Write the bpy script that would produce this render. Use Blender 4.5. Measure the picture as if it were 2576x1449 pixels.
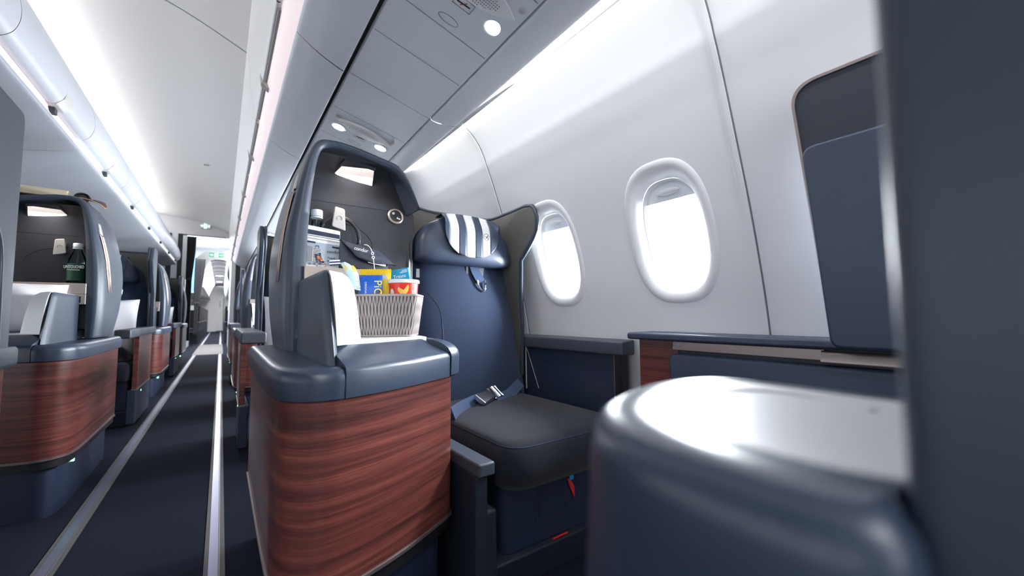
import bpy, bmesh, math, random
from mathutils import Vector, Matrix
random.seed(7)
SC = bpy.context.scene
for o in list(bpy.data.objects):
    bpy.data.objects.remove(o)
C = SC.collection

# ------------------------------------------------------------------ camera
CAM_Z = 0.79
cd = bpy.data.cameras.new('camera')
cam = bpy.data.objects.new('camera', cd); C.objects.link(cam)
R = ((0.811487, -0.033664, -0.5834), (-0.584334, -0.057875, -0.809447), (-0.006515, 0.997756, -0.066635))
# columns: camera right / up / back expressed in the cabin's axes (x to the windows, y aft, z up)
M = Matrix(((R[0][0], R[0][1], -(-R[0][2])), (R[1][0], R[1][1], R[1][2]), (R[2][0], R[2][1], R[2][2]))).to_4x4()
M.translation = (0, 0, CAM_Z)
cam.matrix_world = M
cd.sensor_width = 36.0; cd.sensor_fit = 'HORIZONTAL'
cd.lens = 36.0 * 1014.0 / 2576.0
cd.clip_start = 0.005; cd.clip_end = 200
cd.dof.use_dof = True; cd.dof.focus_distance = 1.35; cd.dof.aperture_fstop = 2.8
SC.camera = cam

# ------------------------------------------------------------------ light, world, exposure
SC.view_settings.view_transform = 'Standard'
SC.view_settings.look = 'None'
SC.view_settings.gamma = 1.0
SC.view_settings.use_curve_mapping = False
SC.view_settings.exposure = 1.25
SC.cycles.use_denoising = True
SC.cycles.max_bounces = 8
SC.cycles.sample_clamp_indirect = 6.0
w = bpy.data.worlds.new('world'); SC.world = w; w.use_nodes = True
bg = w.node_tree.nodes['Background']
bg.inputs[0].default_value = (0.93, 0.97, 1.0, 1); bg.inputs[1].default_value = 3.0

def area_light(name, loc, direction, sx, sy, power, color=(1, 1, 1)):
    l = bpy.data.lights.new(name, 'AREA'); l.shape = 'RECTANGLE'; l.size = sx; l.size_y = sy
    l.energy = power; l.color = color
    o = bpy.data.objects.new(name, l); C.objects.link(o)
    d = Vector(direction).normalized()
    # local -Z along direction, local Y along the cabin
    z = -d; y = Vector((0, 1, 0))
    if abs(z.dot(y)) > 0.9: y = Vector((0, 0, 1))
    x = y.cross(z).normalized(); y = z.cross(x).normalized()
    m = Matrix((x, y, z)).transposed().to_4x4(); m.translation = loc
    o.matrix_world = m
    return o
# daylight entering by each window of the right-hand wall
WIN_Y = [0.74 + 0.54 * k for k in range(-6, 12)]
for k, wy in enumerate(WIN_Y):
    if wy < 7: area_light('window_daylight', (1.36, wy, 1.02), (-1, 0, 0.38), 0.36, 0.24, 18.5, (0.88, 0.94, 1.0))
for k in range(6):   # and by the windows of the far left-hand wall
    area_light('window_daylight', (-3.82, -1.8 + 1.6 * k, 1.05), (1, 0, 0.12), 0.36, 0.9, 3.5, (0.90, 0.95, 1.0))
# cove lamps above the bins on both sides of the aisle, and along the top of the side wall
area_light('cove_lamp', (-1.12, 3.2, 2.47), (1.0, 0, 0.45), 0.08, 12.4, 17, (1.0, 0.985, 0.97))
area_light('side_wall_lamp', (0.862, 3.0, 1.653), (0.45, 0, -0.9), 0.018, 12.0, 17, (1.0, 0.99, 0.975))
area_light('overhead_front_fill', (-0.2, -1.9, 2.30), (0.0, 0.45, -1), 1.4, 1.2, 24, (0.95, 0.97, 1.0))  # unseen fill added overhead behind the camera to light forward-facing surfaces
area_light('front_wall_fill', (-0.1, -2.95, 1.45), (0.15, 1, 0.0), 1.5, 1.3, 9, (0.95, 0.97, 1.0))  # unseen fill added against the front wall to brighten the front faces

# ------------------------------------------------------------------ helpers
def S(r, g, b):
    f = lambda c: (c / 255.0) / 12.92 if c <= 10 else (((c / 255.0) + 0.055) / 1.055) ** 2.4
    return (f(r), f(g), f(b))
MATS = {}
def mat(name, rgb, rough=0.5, metal=0.0, emit=None, es=1.0, bump=None, coat=0.0, spec=None, var=0.0, sheen=0.0):
    m = bpy.data.materials.new(name); m.use_nodes = True
    nt = m.node_tree; b = nt.nodes['Principled BSDF']
    b.inputs['Base Color'].default_value = (*rgb, 1)
    b.inputs['Roughness'].default_value = rough; b.inputs['Metallic'].default_value = metal
    if coat: b.inputs['Coat Weight'].default_value = coat; b.inputs['Coat Roughness'].default_value = 0.15
    if spec is not None: b.inputs['Specular IOR Level'].default_value = spec
    if sheen: b.inputs['Sheen Weight'].default_value = sheen
    if emit: b.inputs['Emission Color'].default_value = (*emit, 1); b.inputs['Emission Strength'].default_value = es
    tc = nt.nodes.new('ShaderNodeTexCoord')
    if var:
        n = nt.nodes.new('ShaderNodeTexNoise'); n.inputs['Scale'].default_value = 14; n.inputs['Detail'].default_value = 6
        nt.links.new(tc.outputs['Object'], n.inputs['Vector'])
        mx = nt.nodes.new('ShaderNodeMixRGB'); mx.blend_type = 'MIX'
        mx.inputs[1].default_value = (*[c * (1 - var) for c in rgb], 1); mx.inputs[2].default_value = (*[min(1, c * (1 + var)) for c in rgb], 1)
        nt.links.new(n.outputs['Fac'], mx.inputs[0]); nt.links.new(mx.outputs[0], b.inputs['Base Color'])
    if bump:
        n = nt.nodes.new('ShaderNodeTexNoise'); n.inputs['Scale'].default_value = bump[0]; n.inputs['Detail'].default_value = 2
        nt.links.new(tc.outputs['Object'], n.inputs['Vector'])
        bp = nt.nodes.new('ShaderNodeBump'); bp.inputs['Strength'].default_value = bump[1]; bp.inputs['Distance'].default_value = 0.001
        nt.links.new(n.outputs['Fac'], bp.inputs['Height']); nt.links.new(bp.outputs[0], b.inputs['Normal'])
    MATS[name] = m
    return m

def wood_mat():
    m = mat('red_wood', S(120, 62, 54), 0.36, coat=0.25)
    nt = m.node_tree; b = nt.nodes['Principled BSDF']
    tc = nt.nodes.new('ShaderNodeTexCoord'); mp = nt.nodes.new('ShaderNodeMapping')
    mp.inputs['Scale'].default_value = (1.0, 1.0, 58)
    n = nt.nodes.new('ShaderNodeTexNoise'); n.inputs['Scale'].default_value = 1.0; n.inputs['Detail'].default_value = 8; n.inputs['Roughness'].default_value = 0.66
    n.inputs['Distortion'].default_value = 0.18
    mp2 = nt.nodes.new('ShaderNodeMapping'); mp2.inputs['Scale'].default_value = (9, 9, 420)
    n2 = nt.nodes.new('ShaderNodeTexNoise'); n2.inputs['Scale'].default_value = 1.0; n2.inputs['Detail'].default_value = 4
    r = nt.nodes.new('ShaderNodeValToRGB')
    e = r.color_ramp.elements
    e[0].position = 0.33; e[0].color = (*S(62, 33, 32), 1)
    e[1].position = 0.70; e[1].color = (*S(134, 75, 63), 1)
    k = e.new(0.47); k.color = (*S(99, 52, 47), 1)
    k = e.new(0.56); k.color = (*S(115, 61, 54), 1)
    r2 = nt.nodes.new('ShaderNodeValToRGB'); r2.color_ramp.elements[0].color = (0.62, 0.62, 0.62, 1); r2.color_ramp.elements[1].color = (1.12, 1.1, 1.08, 1)
    r2.color_ramp.elements[0].position = 0.35; r2.color_ramp.elements[1].position = 0.62
    mu = nt.nodes.new('ShaderNodeMixRGB'); mu.blend_type = 'MULTIPLY'; mu.inputs[0].default_value = 0.75
    L = nt.links.new
    L(tc.outputs['Object'], mp.inputs[0]); L(mp.outputs[0], n.inputs['Vector']); L(n.outputs['Fac'], r.inputs[0])
    L(tc.outputs['Object'], mp2.inputs[0]); L(mp2.outputs[0], n2.inputs['Vector']); L(n2.outputs['Fac'], r2.inputs[0])
    L(r.outputs[0], mu.inputs[1]); L(r2.outputs[0], mu.inputs[2]); L(mu.outputs[0], b.inputs['Base Color'])
    return m

def carpet_mat():
    m = mat('navy_carpet', S(30, 34, 48), 0.95, spec=0.1)
    nt = m.node_tree; b = nt.nodes['Principled BSDF']
    tc = nt.nodes.new('ShaderNodeTexCoord'); n = nt.nodes.new('ShaderNodeTexNoise'); n.inputs['Scale'].default_value = 420; n.inputs['Detail'].default_value = 3
    r = nt.nodes.new('ShaderNodeValToRGB'); r.color_ramp.elements[0].position = 0.35; r.color_ramp.elements[1].position = 0.7
    r.color_ramp.elements[0].color = (*S(16, 19, 28), 1); r.color_ramp.elements[1].color = (*S(46, 51, 68), 1)
    bp = nt.nodes.new('ShaderNodeBump'); bp.inputs['Strength'].default_value = 0.6; bp.inputs['Distance'].default_value = 0.002
    L = nt.links.new
    L(tc.outputs['Object'], n.inputs['Vector']); L(n.outputs['Fac'], r.inputs[0]); L(r.outputs[0], b.inputs['Base Color'])
    L(n.outputs['Fac'], bp.inputs['Height']); L(bp.outputs[0], b.inputs['Normal'])
    return m

def glass_mat(name, tint=(1, 1, 1), gloss=0.08):
    m = bpy.data.materials.new(name); m.use_nodes = True
    nt = m.node_tree; nt.nodes.clear()
    t = nt.nodes.new('ShaderNodeBsdfTransparent'); t.inputs[0].default_value = (*tint, 1)
    g = nt.nodes.new('ShaderNodeBsdfGlossy'); g.inputs['Roughness'].default_value = 0.03
    mx = nt.nodes.new('ShaderNodeMixShader'); fr = nt.nodes.new('ShaderNodeFresnel'); fr.inputs[0].default_value = 1.3
    o = nt.nodes.new('ShaderNodeOutputMaterial')
    L = nt.links.new
    L(fr.outputs[0], mx.inputs[0]); L(t.outputs[0], mx.inputs[1]); L(g.outputs[0], mx.inputs[2]); L(mx.outputs[0], o.inputs[0])
    MATS[name] = m
    return m

def fabric_mat(name, rgb, sc=900, strength=0.5):
    m = mat(name, rgb, 0.85, spec=0.25, sheen=0.15)
    nt = m.node_tree; b = nt.nodes['Principled BSDF']
    tc = nt.nodes.new('ShaderNodeTexCoord')
    wv = nt.nodes.new('ShaderNodeTexVoronoi'); wv.inputs['Scale'].default_value = sc
    bp = nt.nodes.new('ShaderNodeBump'); bp.inputs['Strength'].default_value = strength; bp.inputs['Distance'].default_value = 0.001
    r = nt.nodes.new('ShaderNodeValToRGB'); r.color_ramp.elements[0].color = (*[c * 1.25 for c in rgb], 1); r.color_ramp.elements[1].color = (*[c * 0.6 for c in rgb], 1)
    r.color_ramp.elements[1].position = 0.75
    L = nt.links.new
    L(tc.outputs['Object'], wv.inputs['Vector']); L(wv.outputs['Distance'], r.inputs[0]); L(r.outputs[0], b.inputs['Base Color'])
    L(wv.outputs['Distance'], bp.inputs['Height']); L(bp.outputs[0], b.inputs['Normal'])
    return m

WOOD = wood_mat(); CARPET = carpet_mat()
SHELL = mat('slate_shell', S(52, 62, 77), 0.42, bump=(900, 0.05))
SHELLD = mat('dark_slate_lining', S(39, 42, 49), 0.36, bump=(900, 0.05))
LIP = mat('navy_lip', S(47, 58, 76), 0.34, bump=(700, 0.04))
LEATHER = mat('navy_leather', S(52, 63, 84), 0.42, bump=(500, 0.12))
PAD = mat('grey_leather', S(66, 73, 84), 0.45, bump=(500, 0.12))
FABRIC = fabric_mat('navy_fabric', S(45, 59, 86), 1100, 0.25)
MESHF = fabric_mat('navy_mesh_fabric', S(29, 34, 47), 620, 0.8)
NAVYP = mat('navy_plastic', S(36, 46, 68), 0.45)
NAVYD = mat('dark_navy_plastic', S(36, 42, 55), 0.5)
BLACK = mat('black_plastic', S(22, 23, 26), 0.45)
FELT = mat('grey_felt', S(98, 97, 94), 0.92, spec=0.15, var=0.12, bump=(300, 0.3))
WHITE = mat('white_laminate', S(216, 217, 221), 0.42)
WALLM = mat('white_wall_panel', S(232, 233, 235), 0.45)
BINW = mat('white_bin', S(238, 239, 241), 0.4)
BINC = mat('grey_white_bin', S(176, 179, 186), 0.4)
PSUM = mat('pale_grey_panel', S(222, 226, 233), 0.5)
PSUL = mat('shaded_white_underside', S(152, 156, 164), 0.5)  # same white plastic as elsewhere, its shadow put into a darker colour
CEILM = mat('white_ceiling', S(236, 235, 234), 0.55)
CREASE = mat('seam_grey', S(120, 122, 126), 0.6)
TAUPE = mat('taupe_metal', S(168, 156, 148), 0.35, metal=0.35)
ROSE = mat('rose_taupe_trim', S(170, 148, 138), 0.35, metal=0.3)
BRUSH = mat('brushed_rose_metal', S(150, 138, 136), 0.33, metal=0.75)
STEEL = mat('polished_steel', S(205, 208, 212), 0.16, metal=1.0)
ALU = mat('track_aluminium', S(150, 152, 178), 0.32, metal=0.7)
TRACKE = mat('track_edge', S(92, 88, 88), 0.6)
STRAP = fabric_mat('navy_webbing', S(66, 84, 118), 1500, 0.3)
PLIGHT = mat('grey_plastic', S(176, 174, 172), 0.4)
LINENW = mat('white_linen', S(232, 232, 236), 0.85, spec=0.2, bump=(60, 0.25), sheen=0.2)
LAMPW = mat('warm_lamp_lens', S(245, 232, 224), 0.5, emit=(1.0, 0.88, 0.80), es=0.26)
LAMPC = mat('cool_lamp_lens', S(240, 250, 255), 0.4, emit=(0.88, 0.97, 1.0), es=1.6)
STRIP = mat('pink_glow_strip', S(240, 225, 226), 0.4, emit=(1.0, 0.84, 0.85), es=0.16)  # faint emission stands in for mood light reflected on the bin strip
STRIPW = mat('white_glow_strip', S(240, 245, 250), 0.4, emit=(0.93, 0.98, 1.0), es=0.3)  # same reflected glow put into the strip farther aft, whiter
WALLLT = mat('wall_light_lens', S(250, 250, 250), 0.4, emit=(1, 1, 1), es=1.2)
GREENLED = mat('green_led', S(80, 220, 150), 0.4, emit=(0.2, 1.0, 0.5), es=3.0)
GREENS = mat('green_sign', S(20, 120, 70), 0.5, emit=(0.03, 0.30, 0.14), es=0.5)
GREENL = mat('pale_green_sign', S(190, 235, 215), 0.5, emit=(0.6, 0.95, 0.8), es=0.9)
GREYMAT = mat('grey_floor_mat', S(120, 118, 116), 0.8)
CURTAIN = fabric_mat('charcoal_curtain', S(30, 31, 36), 500, 0.5)
GLASS = glass_mat('clear_glass')
PLASTICCLEAR = glass_mat('clear_bottle_plastic', (0.80, 0.88, 0.90))
RED = mat('red_snack_tub', S(226, 42, 22), 0.35)
REDS = mat('red_webbing', S(215, 40, 48), 0.7)
BLUEPK = mat('blue_foil', S(30, 98, 200), 0.3)
YELLOWPK = mat('yellow_foil', S(246, 206, 20), 0.35)
TEALPK = mat('teal_card', S(10, 150, 200), 0.4)
PALEPK = mat('pale_blue_foil', S(190, 220, 228), 0.3)
CYAN = mat('cyan_tag', S(30, 160, 215), 0.4)
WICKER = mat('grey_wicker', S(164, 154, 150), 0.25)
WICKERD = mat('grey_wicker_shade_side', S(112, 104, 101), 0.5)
NAVYF = mat('navy_satin_fabric', S(40, 46, 62), 0.5, bump=(40, 0.5))
NAVYINK = mat('navy_print', S(28, 40, 66), 0.6)
WHITEINK = mat('white_print', S(240, 240, 240), 0.6)
YELLOWINK = mat('yellow_print', S(250, 226, 80), 0.6)
ORANGEINK = mat('orange_print', S(235, 120, 60), 0.6)
CHIPINK = mat('chip_print', S(246, 196, 84), 0.6)
BROWNINK = mat('biscuit_print', S(140, 84, 50), 0.6)
GREYPOUCH = mat('grey_zip_pouch', S(176, 186, 200), 0.35)
CREAM = mat('cream_paper', S(214, 198, 172), 0.8)
TAN = mat('tan_leather', S(176, 146, 120), 0.6)
BROWN = mat('brown_lining', S(96, 62, 46), 0.7)
GREENLB = mat('green_label', S(10, 74, 50), 0.5)
CAPW = mat('white_cap', S(222, 226, 232), 0.35)
BLUEPANEL = mat('blue_panel', S(70, 120, 200), 0.5)
DGREY = mat('dark_grey_ceiling', S(70, 71, 76), 0.6)
STRIPEB = mat('charcoal_stripe', S(48, 50, 58), 0.7)

class Fr:
    """places a unit built in the frame of the suite beside the camera"""
    def __init__(s, sx=1, ox=0.0, oy=0.0, sz=1.0): s.sx, s.ox, s.oy, s.sz = sx, ox, oy, sz
    def __call__(s, p): return (s.ox + s.sx * p[0], s.oy + p[1], s.sz * p[2])
ID = Fr()
WLOC = {}
class MB:
    def __init__(s): s.v = []; s.f = []; s.mi = []
    def add(s, v, f, mi=0):
        k = len(s.v); s.v += [tuple(p) for p in v]; s.f += [tuple(i + k for i in q) for q in f]; s.mi += [mi] * len(f); return s
    def loft(s, rings, closed=True, cap=True, mi=0, wrap=False):
        n = len(rings[0]); v = [p for r in rings for p in r]; f = []
        R_ = len(rings)
        for i in range(R_ if wrap else R_ - 1):
            for j in range(n if closed else n - 1):
                a = i * n + j; b = i * n + (j + 1) % n; i2 = (i + 1) % R_
                f.append((a, b, i2 * n + (j + 1) % n, i2 * n + j))
        if cap and closed and not wrap:
            f.append(tuple(range(n))[::-1]); f.append(tuple((R_ - 1) * n + j for j in range(n)))
        return s.add(v, f, mi)
    def prism(s, poly, a0, a1, axis='z', mi=0):
        def P(p, a):
            return (p[0], p[1], a) if axis == 'z' else (p[0], a, p[1]) if axis == 'y' else (a, p[0], p[1])
        return s.loft([[P(p, a0) for p in poly], [P(p, a1) for p in poly]], mi=mi)
    def box(s, x0, x1, y0, y1, z0, z1, mi=0):
        return s.prism([(x0, y0), (x1, y0), (x1, y1), (x0, y1)], z0, z1, mi=mi)
    def tube(s, path, r, n=8, cap=True, closed_path=False, flat=1.0, mi=0):
        P = [Vector(p) for p in path]; rings = []; N = len(P)
        up = Vector((0.13, 0.29, 0.95))
        for i, p in enumerate(P):
            if closed_path: t = P[(i + 1) % N] - P[i - 1]
            else: t = P[min(i + 1, N - 1)] - P[max(i - 1, 0)]
            t.normalize(); a = t.cross(up)
            if a.length < 1e-4: a = t.cross(Vector((1, 0, 0)))
            a.normalize(); b = a.cross(t)
            rr = r[i] if isinstance(r, (list, tuple)) else r
            rings.append([p + a * (rr * math.cos(2 * math.pi * k / n)) + b * (rr * flat * math.sin(2 * math.pi * k / n)) for k in range(n)])
        return s.loft(rings, cap=cap, wrap=closed_path, mi=mi)
    def lathe(s, prof, c, axis=(0, 0, 1), n=32, mi=0, cap=True):
        z = Vector(axis).normalized(); x = z.orthogonal().normalized(); y = z.cross(x); c = Vector(c)
        rings = [[c + z * h + (x * math.cos(2 * math.pi * k / n) + y * math.sin(2 * math.pi * k / n)) * max(r, 1e-5) for k in range(n)] for r, h in prof]
        return s.loft(rings, cap=cap, mi=mi)
    def ribbon(s, path, wdir, wid, th, mi=0):
        """flat strap of width wid along wdir following a path"""
        P = [Vector(p) for p in path]; wd = Vector(wdir).normalized(); rings = []
        for i, p in enumerate(P):
            t = (P[min(i + 1, len(P) - 1)] - P[max(i - 1, 0)]).normalized()
            ww = (wd - t * wd.dot(t)).normalized(); nn = t.cross(ww) * th / 2; ww = ww * wid / 2
            rings.append([p - ww - nn, p + ww - nn, p + ww + nn, p - ww + nn])
        return s.loft(rings, mi=mi)
    def build(s, name, m, parent=None, fr=ID, bevel=0.0, seg=2, ang=35, smooth=True, flat_axes=None):
        me = bpy.data.meshes.new(name)
        base = WLOC.get(parent, Vector((0, 0, 0))) if parent else Vector((0, 0, 0))
        me.from_pydata([tuple(Vector(fr(p)) - base) for p in s.v], [], s.f)
        ms = m if isinstance(m, (list, tuple)) else [m]
        for k in ms: me.materials.append(k)
        if len(ms) > 1:
            for q, i in zip(me.polygons, s.mi): q.material_index = i
        bm = bmesh.new(); bm.from_mesh(me)
        bmesh.ops.recalc_face_normals(bm, faces=bm.faces); bm.to_mesh(me); bm.free()
        if smooth:
            me.polygons.foreach_set('use_smooth', [True] * len(me.polygons)); me.set_sharp_from_angle(angle=math.radians(ang))
        o = bpy.data.objects.new(name, me); C.objects.link(o)
        if parent: o.parent = parent
        WLOC[o] = base.copy()
        if bevel:
            b = o.modifiers.new('bevel', 'BEVEL'); b.width = bevel; b.segments = seg; b.limit_method = 'ANGLE'; b.angle_limit = math.radians(38)
            b.harden_normals = True
        return o

def tag(o, label=None, cat=None, group=None, kind=None):
    if label: o['label'] = label
    if cat: o['category'] = cat
    if group: o['group'] = group
    if kind: o['kind'] = kind
    return o
def thing(name, label, cat, loc, group=None, fr=ID):
    o = bpy.data.objects.new(name, None); C.objects.link(o); o.empty_display_size = 0.05
    p = Vector(fr(loc)); o.location = p; WLOC[o] = p
    return tag(o, label, cat, group)
def struct(name, mb, m, **k):
    o = mb.build(name, m, **k); o['kind'] = 'structure'; return o
def copy_tree(o, parent=None, off=None, label=None, group=None):
    c = o.copy(); C.objects.link(c)
    if parent is not None: c.parent = parent
    if off is not None: c.location = Vector(o.location) + Vector(off)
    if label: c['label'] = label
    if group: c['group'] = group
    for ch in list(o.children): copy_tree(ch, c)
    return c
def round_poly(pts, r, n=6):
    out = []; N = len(pts)
    for i in range(N):
        p = Vector(pts[i]); a = Vector(pts[i - 1]); b = Vector(pts[(i + 1) % N])
        rr = r[i] if isinstance(r, (list, tuple)) else r
        if rr <= 0: out.append(tuple(p)); continue
        d1 = (a - p); d2 = (b - p); l = min(rr, d1.length * 0.49, d2.length * 0.49)
        s_ = p + d1.normalized() * l; e = p + d2.normalized() * l
        for k in range(n + 1):
            t = k / n; out.append(tuple((1 - t) ** 2 * s_ + 2 * t * (1 - t) * p + t * t * e))
    return out
def catmull(pts, n=6, closed=False):
    P = [Vector(p) for p in pts]; N = len(P); out = []
    for i in range(N if closed else N - 1):
        if closed: p0, p1, p2, p3 = P[i - 1], P[i], P[(i + 1) % N], P[(i + 2) % N]
        else: p0, p1, p2, p3 = P[max(i - 1, 0)], P[i], P[i + 1], P[min(i + 2, N - 1)]
        for k in range(n):
            t = k / n
            out.append(0.5 * ((2 * p1) + (-p0 + p2) * t + (2 * p0 - 5 * p1 + 4 * p2 - p3) * t * t + (-p0 + 3 * p1 - 3 * p2 + p3) * t ** 3))
    if not closed: out.append(P[-1])
    return [tuple(p) for p in out]
def interp(x, xs, ys):
    if x <= xs[0]: return ys[0]
    for i in range(len(xs) - 1):
        if x <= xs[i + 1]: return ys[i] + (ys[i + 1] - ys[i]) * (x - xs[i]) / (xs[i + 1] - xs[i])
    return ys[-1]
def text(name, body, size, loc, right, up, m, parent, fr=ID, align='LEFT', ext=0.0004, sx=1.0):
    cu = bpy.data.curves.new(name, 'FONT'); cu.body = body; cu.size = size; cu.align_x = align; cu.extrude = ext
    cu.materials.append(m)
    tmp = bpy.data.objects.new('tmp', cu); C.objects.link(tmp)
    dg = bpy.context.evaluated_depsgraph_get(); me = bpy.data.meshes.new_from_object(tmp.evaluated_get(dg))
    bpy.data.objects.remove(tmp); bpy.data.curves.remove(cu)
    r = Vector(right).normalized(); u = Vector(up); u = (u - r * u.dot(r)).normalized(); n = r.cross(u)
    base = WLOC.get(parent, Vector((0, 0, 0))) if parent else Vector((0, 0, 0))
    L0 = Vector(fr(loc)) - base
    for v in me.vertices:
        v.co = L0 + r * v.co.x * sx + u * v.co.y + n * v.co.z
    o = bpy.data.objects.new(name, me); C.objects.link(o); o.parent = parent; WLOC[o] = base.copy()
    return o
ORD = ['first', 'second', 'third', 'fourth', 'fifth', 'sixth', 'seventh', 'eighth', 'ninth', 'tenth', 'eleventh', 'twelfth']

# ------------------------------------------------------------------ cabin shell
Y0, Y1 = -3.0, 9.55
mb = MB(); mb.box(-3.9, 1.35, Y0, 27, -0.05, 0.0); struct('floor', mb, CARPET)
# seat-track covers down both edges of the aisle
def track(name, x, wd, y0, y1):
    mb = MB(); mb.box(x - wd, x + wd, y0, y1, 0.0, 0.004, 0)
    mb.box(x - wd - 0.012, x - wd, y0, y1, 0.0, 0.003, 1); mb.box(x + wd, x + wd + 0.014, y0, y1, 0.0, 0.003, 1)
    mb.box(x + wd - 0.004, x + wd - 0.002, y0, y1, 0.0, 0.0046, 1)
    o = mb.build(name, [ALU, TRACKE], bevel=0); o['kind'] = 'structure'
track('trim_1', -0.421, 0.0155, Y0, 10.6); track('trim_2', 0.008, 0.0145, Y0, 1.32); track('trim_3', 0.008, 0.0145, 1.324, 10.6)
track('trim_4', -0.421, 0.0155, 14.4, 26); track('trim_5', 0.008, 0.0145, 14.4, 26)
mb = MB(); mb.box(-0.46, 0.06, 10.6, 14.4, 0.0, 0.006); struct('trim_6', mb, GREYMAT)

# right side wall with its windows
PZ = [0.0, 0.3, 0.5, 0.776, 1.04, 1.29, 1.444, 1.56, 1.61, 1.648, 1.69]
PX = [1.25, 1.262, 1.258, 1.227, 1.158, 1.069, 1.013, 0.962, 0.925, 0.88, 0.80]
def wx(z): # softened profile
    return sum(interp(z + d, PZ, PX) for d in (-0.09, -0.045, 0, 0.045, 0.09)) / 5 if z < 1.5 else (interp(z, PZ, PX) * 0.6 + 0.4 * sum(interp(z + d, PZ, PX) for d in (-0.03, 0.03)) / 2)
WZ = 1.045; WHW = 0.138; WHH = 0.206
def sup(a, b, t, n=2.7):
    c, s_ = math.cos(t), math.sin(t)
    return (a * math.copysign(abs(c) ** (2 / n), c), b * math.copysign(abs(s_) ** (2 / n), s_))
mb = MB(); NW = 72
zl, zh = 0.76, 1.34
def rect_pt(t, hw, h0, h1):
    c, s_ = math.cos(t), math.sin(t); k = 1e9
    if abs(c) > 1e-6: k = min(k, hw / abs(c))
    if s_ > 1e-6: k = min(k, h1 / s_)
    if s_ < -1e-6: k = min(k, h0 / -s_)
    return (c * k, s_ * k)
angs = sorted([2 * math.pi * k / NW for k in range(NW)] + [math.atan2(zh - WZ, 0.27), math.pi - math.atan2(zh - WZ, 0.27), math.pi + math.atan2(WZ - zl, 0.27), 2 * math.pi - math.atan2(WZ - zl, 0.27)])
for wy in WIN_Y:
    rings = []
    for q in (0, 0.12, 0.3, 0.55, 0.8, 1.0):
        ring = []
        for t in angs:
            a = sup(WHW, WHH, t); b = rect_pt(t, 0.27, WZ - zl, zh - WZ)
            y = a[0] + (b[0] - a[0]) * q; z = WZ + a[1] + (b[1] - a[1]) * q
            ring.append((wx(z), wy + y, z))
        rings.append(ring)
    mb.loft(rings, cap=False)
ya, yb = WIN_Y[0] - 0.27, WIN_Y[-1] + 0.27
def strip(mb, z0, z1, y0, y1, n):
    rows = [[(wx(z0 + (z1 - z0) * i / n), y, z0 + (z1 - z0) * i / n) for i in range(n + 1)] for y in (y0, y1)]
    mb.loft(rows, closed=False, cap=False)
strip(mb, 0.0, zl, ya, yb, 16); strip(mb, zh, 1.69, ya, yb, 22); strip(mb, 0.0, 1.69, Y0, ya, 40); strip(mb, 0, 1.69, yb, 27, 40)
struct('wall_right', mb, WALLM, ang=60)
# panel joints: a raised strip with a dark line either side every two windows
tn = 10
for k in range(-3, 8):
    y = 0.492 + 1.08 * k
    if not (-2.2 < y < 9): continue
    mb = MB(); zs = [0.0 + 1.655 * i / 60 for i in range(61)]
    for (a, b, off, mi) in ((-0.004, 0.0, -0.0015, 1), (0.0, 0.011, -0.006, 0), (0.011, 0.022, -0.0025, 0)):
        mb.loft([[(wx(z) + off, y + a, z) for z in zs], [(wx(z) + off, y + b, z) for z in zs], [(wx(z) + 0.01, y + b, z) for z in zs], [(wx(z) + 0.01, y + a, z) for z in zs]], closed=False, cap=False, wrap=True, mi=mi)
    o = mb.build('trim_%d' % tn, [WALLM, CREASE]); o['kind'] = 'structure'; tn += 1
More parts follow.
